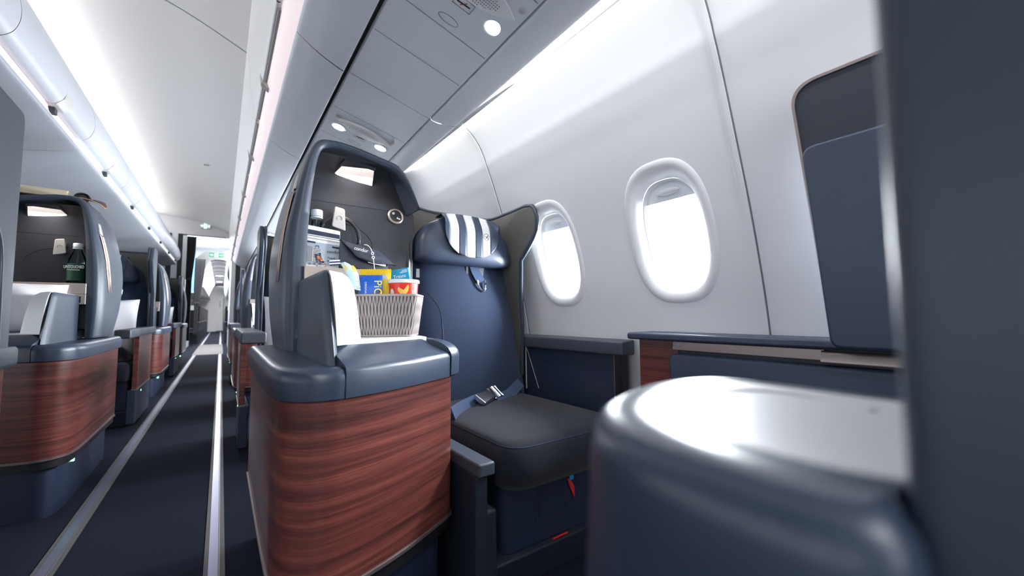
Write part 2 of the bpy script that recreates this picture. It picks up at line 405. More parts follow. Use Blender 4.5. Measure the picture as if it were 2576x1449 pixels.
# windows
for i, wy in enumerate(WIN_Y):
    if wy < -1.5 or wy > 3.2: continue
    mb = MB(); rings = []
    for (a, b, off) in ((0.153, 0.223, 0.002), (0.150, 0.220, -0.001), (0.145, 0.214, -0.0045), (0.135, 0.203, -0.0055), (0.124, 0.191, 0.000), (0.114, 0.180, 0.013), (0.107, 0.172, 0.032)):
        ring = []
        for k in range(NW):
            y, z = sup(a, b, 2 * math.pi * k / NW); ring.append((wx(WZ + z) + off, wy + y, WZ + z))
        rings.append(ring)
    fr_ = struct('window_%d' % (i + 1), mb.loft(rings, cap=False), WALLM, ang=70)
    tag(fr_, 'white oval cabin window in the side wall, %s' % ('nearest the padded screen' if abs(wy - 0.74) < .01 else 'beside the seat wing' if abs(wy - 1.28) < .01 else 'number %d of the row' % (i + 1)), None)
    mb = MB(); rings = []
    for (a, b, off) in ((0.107, 0.172, 0.034), (0.104, 0.169, 0.036), (0.098, 0.160, 0.060), (0.094, 0.154, 0.085)):
        rings.append([(wx(WZ + z) + off, wy + y, WZ + z) for y, z in (sup(a, b, 2 * math.pi * k / NW) for k in range(NW))])
    mb.loft(rings, cap=False).build('reveal', WHITE, fr_, ang=70)
    mb = MB(); mb.add([(wx(WZ + z) + 0.083, wy + y, WZ + z) for y, z in (sup(0.0945, 0.1545, 2 * math.pi * k / NW) for k in range(NW))], [tuple(range(NW))])
    mb.build('pane', GLASS, fr_, smooth=False)
    # shade drawn a little way down
    mb = MB(); zc = WZ + 0.112
    top = [(y, z) for y, z in (sup(0.1035, 0.168, 2 * math.pi * k / NW) for k in range(NW + 1)) if z >= 0.112]
    pts = [(wx(WZ + z) + 0.047, wy + y, WZ + z) for y, z in top]
    edge = [(wx(zc) + 0.047, wy + 0.1035 * sg, zc) for sg in (1, -1)]
    ring = [edge[0]] + pts + [edge[1]]
    mb.loft([ring, [(p[0] + 0.004, p[1], p[2]) for p in ring]])
    sh = mb.build('shade', PSUM, fr_, smooth=False)
    mb = MB(); rings = []
    for k in range(9):
        t = -1 + 2 * k / 8; rr = math.sqrt(max(0, 1 - t * t)) + 0.02
        rings.append([(wx(zc + 0.026) + 0.047 - 0.008 * rr * max(0, math.cos(q)), wy + 0.042 * t, zc + 0.026 + 0.011 * rr * math.sin(q)) for q in [2 * math.pi * j / 14 for j in range(14)]])
    mb.loft(rings).build('shade_handle', WHITE, sh)

# ceiling over the aisle
cp = catmull([(-1.30, 2.67), (-0.955, 2.656), (-0.70, 2.627), (-0.406, 2.58), (-0.206, 2.523), (0.0725, 2.40), (0.16, 2.34)], 6)
mb = MB(); mb.loft([[(x, y, z) for x, z in cp] for y in (Y0, Y1)], closed=False, cap=False)
struct('ceiling', mb, CEILM, ang=60)
for y, wd, m_ in ((2.86, 0.0035, CREASE), (4.07, 0.0012, PSUM), (5.27, 0.0014, PSUM), (6.48, 0.0012, PSUM), (7.7, 0.0012, PSUM)):
    mb = MB(); mb.loft([[(x, y + s_, z - 0.0015) for x, z in cp if x <= 0.073] for s_ in (-wd, wd)], closed=False, cap=False)
    struct('trim_%d' % tn, mb, m_); tn += 1
mb = MB(); mb.box(-0.215, -0.165, 5.6, 5.63, 2.497, 2.503); struct('trim_%d' % tn, mb, PLIGHT); tn += 1

# overhead bins over the window seats, one per module
TP = 0.027
def tap(x, y): return x + (TP * (y - 1.6) if x > 0.45 else 0)
def extr(mb, prof, y0, y1, mi=0):
    mb.loft([[(tap(x, y), y, z) for x, z in prof] for y in (y0, y1)], closed=False, cap=False, mi=mi)
BINFACE = catmull([(0.0725, 2.41), (0.082, 2.25), (0.097, 2.08), (0.112, 1.965), (0.119, 1.925), (0.128, 1.912), (0.142, 1.918)], 5)
STRIPR = [(0.139, 1.935), (0.142, 1.905), (0.150, 1.885), (0.164, 1.862), (0.190, 1.829)]
LOWR = catmull([(0.186, 1.836), (0.190, 1.828), (0.199, 1.818), (0.225, 1.800), (0.258, 1.778), (0.305, 1.754), (0.344, 1.738), (0.354, 1.737), (0.357, 1.745)], 4)
CHANNEL = [(0.355, 1.745), (0.358, 1.775), (0.374, 1.775), (0.375, 1.740)]
PSUP = [(0.372, 1.750), (0.3745, 1.7405), (0.379, 1.738), (0.704, 1.649), (0.709, 1.648), (0.712, 1.652)]
RAILP = catmull([(0.711, 1.675), (0.716, 1.655), (0.724, 1.644), (0.76, 1.640), (0.81, 1.643), (0.836, 1.648), (0.845, 1.656), (0.846, 1.675)], 4)
MOD = [0.515 + 1.08 * k for k in range(9)]
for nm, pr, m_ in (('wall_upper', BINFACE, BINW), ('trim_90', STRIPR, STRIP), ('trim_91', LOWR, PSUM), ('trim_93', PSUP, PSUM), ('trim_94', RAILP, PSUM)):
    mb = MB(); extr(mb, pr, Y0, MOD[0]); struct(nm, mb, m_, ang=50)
mb = MB(); extr(mb, CHANNEL, Y0, Y1); struct('trim_92', mb, CREASE)
# strip above the channel and rail so no daylight leaks through, and the wall light itself
mb = MB(); extr(mb, [(0.13, 2.42), (0.17, 1.93), (0.36, 1.80), (0.71, 1.72), (0.86, 1.72), (0.93, 1.66)], Y0, 27); struct('wall_behind_bins', mb, PSUM)
mb = MB(); extr(mb, [(0.846, 1.668), (0.877, 1.654)], Y0, Y1); struct('trim_95', mb, WALLLT)
def psu_z(x): return 1.7395 - 0.2738 * (x - 0.375) - 0.0005
for i, y in enumerate(MOD):
    y1 = min(y + 1.08, Y1); nm = ORD[i]; ys, ye = y + 0.003, y1 - 0.003
    t = thing('overhead_bin', 'white overhead bin over the window seats, %s from the front of its row' % nm, 'overhead bin', (0.15, y + 0.54, 1.83), 'overhead bins over the window seats')
    mb = MB(); extr(mb, BINFACE, ys, ye)
    if i == len(MOD) - 1 or True:
        pass
    mb.build('door', BINW, t, ang=50)
    mb = MB(); extr(mb, STRIPR, y, y1); mb.build('glow_strip', STRIP, t, ang=50)
    mb = MB(); extr(mb, LOWR, ys, ye); mb.build('lower_panel', PSUM, t, ang=50)
    mb = MB(); mb.prism([(0.120, 1.940), (0.132, 1.908), (0.152, 1.902), (0.150, 1.925)], ys + 0.03, ye - 0.03, 'y'); mb.build('edge_rail', PLIGHT, t, bevel=0.003)
    yc = y + 0.62
    mb = MB(); mb.prism([(0.113, 1.950), (0.117, 1.905), (0.150, 1.878), (0.150, 1.92)], yc - 0.022, yc + 0.022, 'y'); lt = mb.build('latch', PLIGHT, t, bevel=0.004)
    mb = MB(); mb.prism([(0.0975, 2.06), (0.1165, 1.93), (0.121, 1.93), (0.102, 2.06)], yc - 0.05, yc + 0.05, 'y'); mb.build('latch_plate', BINW, lt, bevel=0.003)
    # service panel with reading lamps
    p = thing('service_panel', 'pale grey panel with reading lamps under the bins, %s from the front' % nm, 'service panel', (0.53, y + 0.54, 1.70), 'service panels over the window seats')
    mb = MB(); extr(mb, PSUP, y + 0.0015, y1 - 0.0015); mb.build('panel', PSUM, p, ang=50)
    mb = MB(); extr(mb, RAILP, ys, ye); mb.build('wall_rail', PSUM, p, ang=50)
    yl = y + 0.467
    nrm = Vector((-0.264, 0, -0.9645))
    if yl + 0.1 > Y1: continue
    def onp(x, yy, d=0.0): return Vector((x, yy, psu_z(x))) + nrm * d
    for lx in (0.439, 0.645):
        mb = MB(); mb.lathe([(0.036, -0.004), (0.036, 0.002), (0.031, 0.004), (0.029, 0.0015)], onp(lx, yl), nrm, 28); rl = mb.build('reading_lamp', PSUM, p)
        mb = MB(); mb.lathe([(0.0295, 0.0), (0.027, 0.0035), (0.0, 0.005)], onp(lx, yl), nrm, 28); mb.build('lens', LAMPC, rl)
    # eye-shaped speaker boss with perforations
    mb = MB(); rings = []
    N = 24
    for (q, d) in ((1.0, -0.001), (0.92, 0.008), (0.0, 0.014)):
        ring = []
        for k in range(N * 2):
            u = -1 + 2 * (k / N if k < N else 2 - k / N)
            wv = (1 - u * u) * (0.055 if k < N else -0.045)
            ring.append(onp(0.545 + 0.135 * u * q, yl - 0.085 + wv * q + 0.01, d))
        rings.append(ring)
    sp = mb.loft(rings, cap=False).build('speaker_boss', WALLM, p)
    mb = MB()
    for a in range(-10, 11):
        for b in range(-4, 5):
            u = a / 10.5
            if abs(b) > 4.4 * (1 - u * u * 0.75) : continue
            mb.lathe([(0.0021, 0.0), (0.0, 0.0002)], onp(0.545 + a * 0.0068, yl - 0.075 + b * 0.0085, 0.0142), nrm, 6)
    mb.build('speaker_holes', CREASE, sp, smooth=False)
    for (nx, ny) in ((0.413, yl - 0.10), (0.668, yl - 0.115)):
        mb = MB(); mb.lathe([(0.010, -0.002), (0.010, 0.006), (0.006, 0.009), (0, 0.009)], onp(nx, ny), nrm, 16); mb.build('call_button', PLIGHT, p)
    mb = MB(); q = [onp(x_, y_, 0.001) for x_, y_ in ((0.512, yl - 0.02), (0.572, yl - 0.02), (0.572, yl + 0.02), (0.512, yl + 0.02))]
    mb.add(q, [(0, 1, 2, 3)]); sg = mb.build('no_smoking_sign', WHITEINK, p, smooth=False)
    mb = MB(); mb.tube([onp(x_, y_, 0.0016) for x_, y_ in ((0.514, yl - 0.018), (0.570, yl - 0.018), (0.570, yl + 0.018), (0.514, yl + 0.018))], 0.0008, 4, closed_path=True)
    mb.tube([onp(0.522, yl + 0.003, 0.0016), onp(0.562, yl - 0.001, 0.0016)], 0.0022, 5, mi=0)
    mb.tube([onp(0.535, yl + 0.010, 0.0018), onp(0.549, yl - 0.009, 0.0018)], 0.0012, 5, mi=1)
    mb.build('sign_symbol', [STRIPEB, REDS], sg, smooth=False)
    if True:
        mb = MB(); mb.tube([onp(0.535 + 0.032 * math.cos(k * math.pi / 12), yl + 0.085 + 0.015 * math.sin(k * math.pi / 12) - 0.0, 0.0004) for k in range(24)], 0.0009, 4, closed_path=True)
        mb.build('mask_door', CREASE, p)
    for sy in (0.0, 0.30, 0.59, 0.78):
        mb = MB(); extr(mb, [(0.38, psu_z(0.38) - 0.0004), (0.703, psu_z(0.703) - 0.0004)], y + sy - 0.0012, y + sy + 0.0012)
        mb.build('panel_seam', CREASE, p, smooth=False)

# bins over the centre seats (left of the aisle)
BINL = catmull([(-1.16, 2.40), (-0.95, 2.36), (-0.80, 2.24), (-0.70, 2.11), (-0.645, 1.99), (-0.628, 1.90), (-0.640, 1.835), (-0.668, 1.802), (-0.69, 1.800), (-0.705, 1.812)], 5)
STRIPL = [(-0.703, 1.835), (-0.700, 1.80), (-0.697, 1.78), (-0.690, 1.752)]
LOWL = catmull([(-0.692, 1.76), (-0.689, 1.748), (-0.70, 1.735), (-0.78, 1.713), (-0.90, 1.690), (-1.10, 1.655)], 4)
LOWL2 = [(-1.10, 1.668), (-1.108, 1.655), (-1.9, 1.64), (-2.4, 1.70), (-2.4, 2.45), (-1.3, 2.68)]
MODL = [1.12 + 1.06 * k for k in range(8)]
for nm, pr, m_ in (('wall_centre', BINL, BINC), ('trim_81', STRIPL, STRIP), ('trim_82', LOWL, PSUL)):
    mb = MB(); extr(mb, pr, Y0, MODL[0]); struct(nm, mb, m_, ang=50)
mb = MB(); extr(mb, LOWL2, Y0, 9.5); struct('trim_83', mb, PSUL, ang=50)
for i, y in enumerate(MODL):
    y1 = min(y + 1.06, 9.35); ys, ye = y + 0.002, y1 - 0.002
    t = thing('overhead_bin', 'grey-white bulging overhead bin over the centre seats, %s from the front of its row' % ORD[i], 'overhead bin', (-0.67, y + 0.5, 1.79), 'overhead bins over the centre seats')
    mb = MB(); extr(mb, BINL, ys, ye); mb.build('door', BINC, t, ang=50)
    if i == len(MODL) - 1:
        mb = MB(); mb.add([(x, y1, z) for x, z in BINL] + [(-1.1, y1, 1.75)], [tuple(range(len(BINL) + 1))]); mb.build('end_panel', BINC, t)
    mb = MB(); extr(mb, STRIPL, y, y1); mb.build('glow_strip', STRIP if i < 2 else STRIPW, t, ang=50)
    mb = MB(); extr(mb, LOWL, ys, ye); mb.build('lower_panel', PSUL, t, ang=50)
    yc = y + 0.62
    mb = MB(); mb.prism([(-0.630, 1.868), (-0.636, 1.830), (-0.664, 1.796), (-0.692, 1.793), (-0.690, 1.804), (-0.668, 1.808), (-0.648, 1.838), (-0.640, 1.868)], yc - 0.055, yc + 0.055, 'y'); lt = mb.build('latch', PLIGHT, t, bevel=0.004)
    mb = MB(); mb.box(-0.702, -0.676, yc - 0.02, yc + 0.02, 1.765, 1.795); mb.build('latch_hook', STRIPEB, lt, bevel=0.003)

# closing walls: far side, front and the cabin beyond the divider
mb = MB(); mb.box(-3.9, -3.85, Y0, 27, 0, 2.5); struct('wall_left', mb, WALLM)
mb = MB(); mb.box(-3.9, 1.35, Y0 - 0.05, Y0, 0, 2.9); struct('wall_front', mb, WALLM)
mb = MB(); mb.box(-3.9, 1.35, 26.9, 27, 0, 3.2); struct('wall_back', mb, WALLM)
mb = MB(); mb.box(-3.9, -2.3, Y0, 27, 2.4, 2.45); struct('ceiling_left', mb, CEILM)

# ------------------------------------------------------------------ aisle console (wood-fronted cabinet with white top)
def offset_path(path, d):
    out = []
    for i, p in enumerate(path):
        a = Vector(path[max(i - 1, 0)]); b = Vector(path[min(i + 1, len(path) - 1)]); t = (b - a).normalized()
        out.append((p[0] + t.y * d, p[1] - t.x * d))   # to the right of travel
    return out
OUT = [(0.096, 1.755), (0.096, 1.30), (0.097, 1.10), (0.100, 1.02), (0.112, 0.955), (0.142, 0.917), (0.180, 0.904), (0.225, 0.908), (0.30, 0.931), (0.38, 0.965), (0.46, 1.008), (0.52, 1.042)]
OUTC = catmull(OUT, 5)
ENDC = OUTC + catmull([(0.52, 1.042), (0.545, 1.062), (0.552, 1.09), (0.552, 1.13)], 4)[1:]
def make_console(fr, label, group, x_items=True):
    t = thing('aisle_console', label, 'console', (0.32, 1.3, 0.0), group, fr)
    body = ENDC + [(0.552, 1.53), (0.552, 1.755)]
    mb = MB(); mb.prism(body, 0.237, 0.619); mb.build('wood_panel', WOOD, t, fr, ang=30)
    mb = MB(); st = offset_path(ENDC, 0.004)
    mb.loft([[(p[0] + 0, p[1], z) for p in st + [(0.55, 1.53), (0.55, 1.75)]] for z in (0.230, 0.2375)]); mb.build('metal_strip', BRUSH, t, fr)
    ins = offset_path(ENDC, -0.004)
    mb = MB(); mb.prism(ins + [(0.545, 1.53), (0.545, 1.74)], 0.198, 0.231); mb.build('black_band', BLACK, t, fr)
    ins = offset_path(ENDC, -0.035)
    mb = MB(); mb.prism(ins + [(0.50, 1.53), (0.50, 1.70), (0.14, 1.70)], 0.0, 0.20); kb = mb.build('kick_base', NAVYP, t, fr)
    for y, z in ((1.12, 0.17), (1.16, 0.182)):
        mb = MB(); mb.box(0.122, 0.133, y - 0.006, y + 0.006, z - 0.006, z + 0.006); mb.build('indicator_light', GREENLED if z < 0.18 else STEEL, kb, fr)
    # lip along the aisle, rounded over
    lp = [p for p in OUTC if p[0] < 0.205 or p[1] > 1.2]
    lp = [p for p in lp if p[0] <= 0.21] + [(0.2115, 0.9065)]
    lo = offset_path(lp, 0.0105)
    mb = MB(); ring = lambda d, z: [(q[0], q[1], z) for q in offset_path(lp, d)] + [(0.2115, 1.0, z), (0.2115, 1.765, z), (0.096 - d, 1.765, z)]
    mb.loft([ring(0.004, 0.6155), ring(0.0105, 0.619), ring(0.0115, 0.655), ring(0.010, 0.668), ring(0.005, 0.677), ring(-0.003, 0.682), ring(-0.014, 0.6835)])
    mb.build('aisle_lip', LIP, t, fr, ang=50)
    # raised bumper with sloping top along the front
    bp = [(0.2145, 0.9068)] + [p for p in OUTC if p[0] > 0.23]
    sec = [(0.004, 0.6155), (0.012, 0.619), (0.0125, 0.672), (0.010, 0.680), (0.004, 0.686), (-0.03, 0.700), (-0.068, 0.716), (-0.085, 0.7215), (-0.098, 0.7225), (-0.10, 0.62)]
    def sweep(path, sec):
        rows = [offset_path(path, d) for d, z in sec]
        return [[(rows[k][i][0], rows[k][i][1], sec[k][1]) for k in range(len(sec))] for i in range(len(path))]
    mb = MB(); mb.loft(sweep(bp, sec)); mb.build('front_bumper', LIP, t, fr, ang=50)
    # rounded end cap turning towards the seat
    ep = catmull([(0.523, 1.044), (0.552, 1.066), (0.572, 1.096), (0.580, 1.14), (0.584, 1.25), (0.588, 1.38), (0.590, 1.53)], 6)
    sec2 = [(0.004, 0.6155), (0.014, 0.622), (0.016, 0.672), (0.013, 0.686), (0.005, 0.697), (-0.010, 0.708), (-0.028, 0.716), (-0.045, 0.720), (-0.06, 0.7205), (-0.065, 0.62)]
    mb = MB(); mb.loft(sweep(ep, sec2)); mb.build('end_cap', LIP, t, fr, ang=50)
    # white table top
    tp = offset_path(bp, -0.092)
    tp = [p for p in tp if p[0] < 0.50] + [(0.497, 1.135), (0.512, 1.16), (0.522, 1.22), (0.528, 1.53), (0.20, 1.53), (0.20, 1.02)]
    mb = MB(); mb.prism(tp, 0.60, 0.7255); mb.build('white_top', WHITE, t, fr, bevel=0.0015)
    # upright divider: dark aisle side and rounded edge, white inner face
    low = [(0.188, 1.37), (0.188, 1.00), (0.189, 0.965), (0.193, 0.945), (0.203, 0.935), (0.2115, 0.945), (0.2135, 0.99), (0.2135, 1.37)]
    hi = [(0.188, 1.37), (0.188, 1.06), (0.189, 1.035), (0.192, 1.02), (0.198, 1.014), (0.204, 1.022), (0.206, 1.04), (0.206, 1.37)]
    mb = MB(); rings = []
    for q, z in ((0, 0.682), (0.35, 0.76), (0.7, 0.83), (0.92, 0.876), (0.98, 0.888)):
        rings.append([(a[0] + (b[0] - a[0]) * q, a[1] + (b[1] - a[1]) * q, z + (0.006 if k in (0, 7) and q > .9 else 0)) for k, (a, b) in enumerate(zip(low, hi))])
    top = [((a[0] * .5 + 0.197 * .5), (a[1] + 0.012 if a[1] < 1.3 else a[1]), 0.899) for a in hi]
    rings.append(top)
    dv = mb.loft(rings).build('upright_divider', SHELL, t, fr, ang=40)
    mb = MB(); rings = []
    for (z, a, b, c) in ((0.724, (0.2125, 0.962), (0.292, 1.063), (0.300, 1.15)), (0.80, (0.210, 0.976), (0.282, 1.062), (0.292, 1.15)), (0.86, (0.206, 0.990), (0.270, 1.058), (0.280, 1.15)), (0.885, (0.204, 1.003), (0.258, 1.060), (0.268, 1.15)), (0.898, (0.203, 1.02), (0.243, 1.066), (0.25, 1.15)), (0.902, (0.203, 1.04), (0.225, 1.075), (0.23, 1.15))):
        rings.append([(a[0], a[1], z), (b[0] - 0.012, b[1] - 0.012, z), (b[0], b[1], z), (b[0] + 0.003, b[1] + 0.012, z), (c[0], c[1], z), (c[0], 1.37, z), (a[0], 1.37, z)])
    mb.loft(rings).build('white_face', WHITE, dv, fr, ang=40)
    return t

# ------------------------------------------------------------------ privacy shell over the console
ARCH_O = [(0.590, 1.185), (0.577, 1.225), (0.556, 1.275), (0.530, 1.318), (0.500, 1.340), (0.443, 1.353), (0.380, 1.366), (0.322, 1.375), (0.275, 1.375), (0.243, 1.367), (0.222, 1.340), (0.207, 1.295), (0.191, 1.225), (0.177, 1.14), (0.167, 1.07), (0.160, 0.975), (0.158, 0.81), (0.163, 0.70), (0.165, 0.682)]
ARCH_I = [(0.586, 1.186), (0.560, 1.232), (0.535, 1.270), (0.508, 1.300), (0.480, 1.318), (0.430, 1.330), (0.375, 1.342), (0.330, 1.351), (0.295, 1.354), (0.268, 1.349), (0.250, 1.332), (0.238, 1.290), (0.228, 1.215), (0.221, 1.13), (0.217, 1.06), (0.214, 0.975), (0.208, 0.81), (0.205, 0.70), (0.204, 0.682)]
def make_shell(fr, label, group):
    t = thing('privacy_shell', label, 'seat shell', (0.36, 1.6, 0.6835), group, fr)
    AO = catmull(ARCH_O, 4); AI = catmull(ARCH_I, 4); N = len(AO)
    def sect(o, y, k, lean, rear=None):
        out = []
        for i, (x, z) in enumerate(o):
            yy = y
            if rear is not None: # rear edge line depends on height
                yy = interp(z, [0.68, 0.816, 0.967, 1.105, 1.218, 1.32, 1.40], [1.745, 1.865, 1.945, 1.965, 1.945, 1.90, 1.85])
            zz = z if z < 1.0 else 1.0 + (z - 1.0) * k
            out.append((x + lean * (1 if x < 0.3 else 0.3), yy, zz))
        return out
    mb = MB()
    rings = [sect(AI, 1.62, 1.0, 0.004), sect(AI, 1.425, 1.0, 0.0), sect(AI, 1.407, 1.0, -0.002)]
    mid = [((a[0] + b[0]) / 2, 1.398, (a[1] + b[1]) / 2) for a, b in zip(AI, AO)]
    q = [(a[0] * .2 + b[0] * .8, 1.4005, a[1] * .2 + b[1] * .8) for a, b in zip(AI, AO)]
    rings += [mid, q, sect(AO, 1.412, 1.0, 0.0), sect(AO, 1.50, 0.998, -0.004), sect(AO, 1.66, 0.99, -0.008), sect(AO, 0, 0.965, -0.004, 1)]
    mb.loft(rings, closed=False, cap=False); mb.build('outer_shell', SHELL, t, fr, ang=60)
    # rear closing panel
    mb = MB(); rr = sect(AO, 0, 0.965, -0.004, 1)
    ctr = [(0.40, p[1] + 0.02, p[2] if p[2] < 1.25 else 1.25) for p in rr]
    mb.loft([rr, [(p[0] + 0.05 if p[0] < 0.3 else p[0], p[1] + 0.02, p[2] - (0.02 if p[2] > 1.0 else 0)) for p in rr], ctr], closed=False, cap=False); mb.build('rear_panel', SHELL, t, fr, ang=60)
    # inner lining: back wall curving forward into the canopy
    bw = catmull([(1.545, 0.68), (1.543, 0.9), (1.538, 1.06), (1.534, 1.13), (1.528, 1.19), (1.515, 1.245), (1.485, 1.290), (1.44, 1.318), (1.412, 1.330)], 5)
    mb = MB()
    def xl(z): return interp(z, [0.682, 0.81, 0.975, 1.06, 1.13, 1.215, 1.29, 1.34], [0.2, 0.204, 0.210, 0.213, 0.217, 0.225, 0.235, 0.255])
    def xr(z): return interp(z, [0.6, 1.19, 1.225, 1.27, 1.30, 1.33], [0.615, 0.615, 0.585, 0.545, 0.515, 0.46])
    rows = []
    for y, z in bw:
        a, b = xl(z), xr(z); rows.append([(a + (b - a) * k / 14, y, z) for k in range(15)])
    mb.loft(rows, closed=False, cap=False)
    mb.loft([[(x + .006, y + 0.01, z) for x, y, z in r] for r in rows], closed=False, cap=False)
    ln = mb.build('inner_lining', SHELLD, t, fr, ang=50)
    # end cheek between lining and seat
    mb = MB(); mb.prism([(0.600, 1.535), (0.622, 1.548), (0.630, 1.575), (0.628, 1.70), (0.58, 1.72), (0.56, 1.56)], 0.7206, 1.20); mb.build('end_cheek', SHELLD, t, fr, bevel=0.004)
    # seams of the removable panel and of the canopy
    def yb(z): return interp(z, [p[1] for p in bw], [p[0] for p in bw])
    mb = MB(); sm = catmull([(0.458, 0.95), (0.458, 1.03), (0.452, 1.07), (0.425, 1.10), (0.38, 1.122), (0.30, 1.135), (0.235, 1.142)], 6)
    mb.tube([(x, yb(z) - 0.0003, z) for x, z in sm], 0.0011, 4)
    mb.tube([(0.23 + 0.38 * k / 10, yb(1.195) - 0.0003, 1.195) for k in range(10)], 0.0008, 4)
    mb.build('panel_seam', BLACK, ln, fr, smooth=False)
    # lit lamp panel let into the canopy roof
    def roof(y): return interp(y, [1.412, 1.44, 1.485, 1.515], [1.326, 1.314, 1.287, 1.243])
    mb = MB(); q = [(0.331, 1.425, 1.3195), (0.4245, 1.425, 1.3045), (0.440, 1.497, 1.272), (0.302, 1.497, 1.284)]
    mb.loft([q, [(p[0], p[1] + 0.004, p[2] + 0.012) for p in q]]); lb = mb.build('lamp_lens', LAMPW, t, fr, smooth=False)
    qo = [(p[0] + d[0], p[1] + d[1], p[2] + 0.0015) for p, d in zip(q, ((-.006, -.004), (.006, -.004), (.006, .004), (-.006, .004)))]
    mb = MB(); mb.loft([qo, [(p[0], p[1] + 0.004, p[2] + 0.012) for p in qo]]); mb.build('lamp_bezel', SHELLD, lb, fr, smooth=False)
    # headphone hook
    mb = MB(); mb.prism(round_poly([(0.300, 1.100), (0.346, 1.088), (0.342, 1.166), (0.309, 1.172)], 0.007), 1.478, 1.488, 'y')
    hk = mb.build('headphone_hook', PLIGHT, t, fr, bevel=0.003)
    mb = MB(); mb.box(0.312, 0.338, 1.486, 1.54, 1.135, 1.160); mb.build('hook_arm', PLIGHT, hk, fr, bevel=0.004)
    mb = MB(); mb.tube([(0.324 + 0.0085 * math.cos(a), 1.4775, 1.130 + 0.0085 * math.sin(a)) for a in [math.pi * (-0.25 + 1.5 * k / 12) for k in range(13)]], 0.0008, 4); mb.build('hook_symbol', CREASE, hk, fr)
    # round reading lamp
    c = (0.541, yb(1.178) - 0.002, 1.178); ax = (0, -1, 0.12)
    mb = MB(); mb.lathe([(0.031, 0.0), (0.031, 0.004), (0.0275, 0.0065), (0.0235, 0.005), (0.0235, -0.004)], c, ax, 32, cap=False); rl = mb.build('reading_lamp', TAUPE, t, fr)
    mb = MB(); mb.lathe([(0.0235, 0.001), (0.022, 0.0035), (0.0, 0.004)], c, ax, 28); mb.build('lamp_face', SHELLD, rl, fr)
    mb = MB(); mb.lathe([(0.0075, 0.003), (0.0075, 0.009), (0.004, 0.011), (0, 0.011)], (c[0] + 0.009, c[1], c[2] - 0.009), ax, 16); mb.build('lamp_spot', STEEL, rl, fr)
    mb = MB(); mb.lathe([(0.005, 0.003), (0.005, 0.006), (0, 0.0065)], (c[0] - 0.010, c[1], c[2] + 0.009), ax, 14); mb.build('switch', PLIGHT, rl, fr)
    # stowage pocket: taupe front lip, shelf, slot
    mb = MB(); mb.box(0.206, 0.50, 1.395, 1.41, 0.895, 0.9475); pk = mb.build('pocket_front', TAUPE, t, fr, bevel=0.003)
    mb = MB(); mb.box(0.206, 0.50, 1.41, 1.545, 0.936, 0.946); mb.build('shelf', SHELLD, pk, fr)
    mb = MB(); mb.box(0.206, 0.255, 1.397, 1.412, 0.845, 0.896); mb.build('pocket_end', TAUPE, pk, fr, bevel=0.003)
    mb = MB(); mb.box(0.21, 0.50, 1.435, 1.45, 0.7255, 0.936); mb.build('pocket_back', BLACK, pk, fr)
    mb = MB(); mb.box(0.222, 0.248, 1.3955, 1.3975, 0.853, 0.884); mb.build('pocket_switch', BLACK, pk, fr, bevel=0.0015)
    # inset light bar on the aisle face
    def ax_(y, z): return interp(z, [0.68, 0.81, 0.975, 1.07, 1.14, 1.225, 1.30], [0.164, 0.158, 0.160, 0.167, 0.177, 0.191, 0.208]) - 0.0065
    slot = [(1.60, 0.908), (1.575, 0.935), (1.555, 1.00), (1.54, 1.08), (1.52, 1.15), (1.495, 1.20)]
    so = catmull([(y - 0.035, z) for y, z in slot], 4); s2 = catmull([(y + 0.035, z) for y, z in slot], 4)
    mb = MB(); ring_o = so + s2[::-1]
    def row(off, dx): return [(ax_(y + off, z) + dx, y + off, z) for y, z in catmull([(y, z) for y, z in slot], 4)]
    mb.loft([row(-0.036, -0.0005), row(-0.034, -0.0025), row(-0.029, -0.0030), row(-0.026, 0.0), row(0.026, 0.0), row(0.029, -0.0030), row(0.034, -0.0025), row(0.036, -0.0005)], closed=False, cap=False)
    lt = mb.build('side_inset', ROSE, t, fr)
    mb = MB(); a = (1.492, 1.235); mb.loft([[(ax_(y, z) - 0.002, y, z) for y, z in ((1.455, 1.205), (1.525, 1.205), (1.515, 1.262), (1.475, 1.262))], [(ax_(y, z) + 0.004, y, z) for y, z in ((1.455, 1.205), (1.525, 1.205), (1.515, 1.262), (1.475, 1.262))]]); mb.build('inset_lamp', PLIGHT, lt, fr, bevel=0.002)
    return t

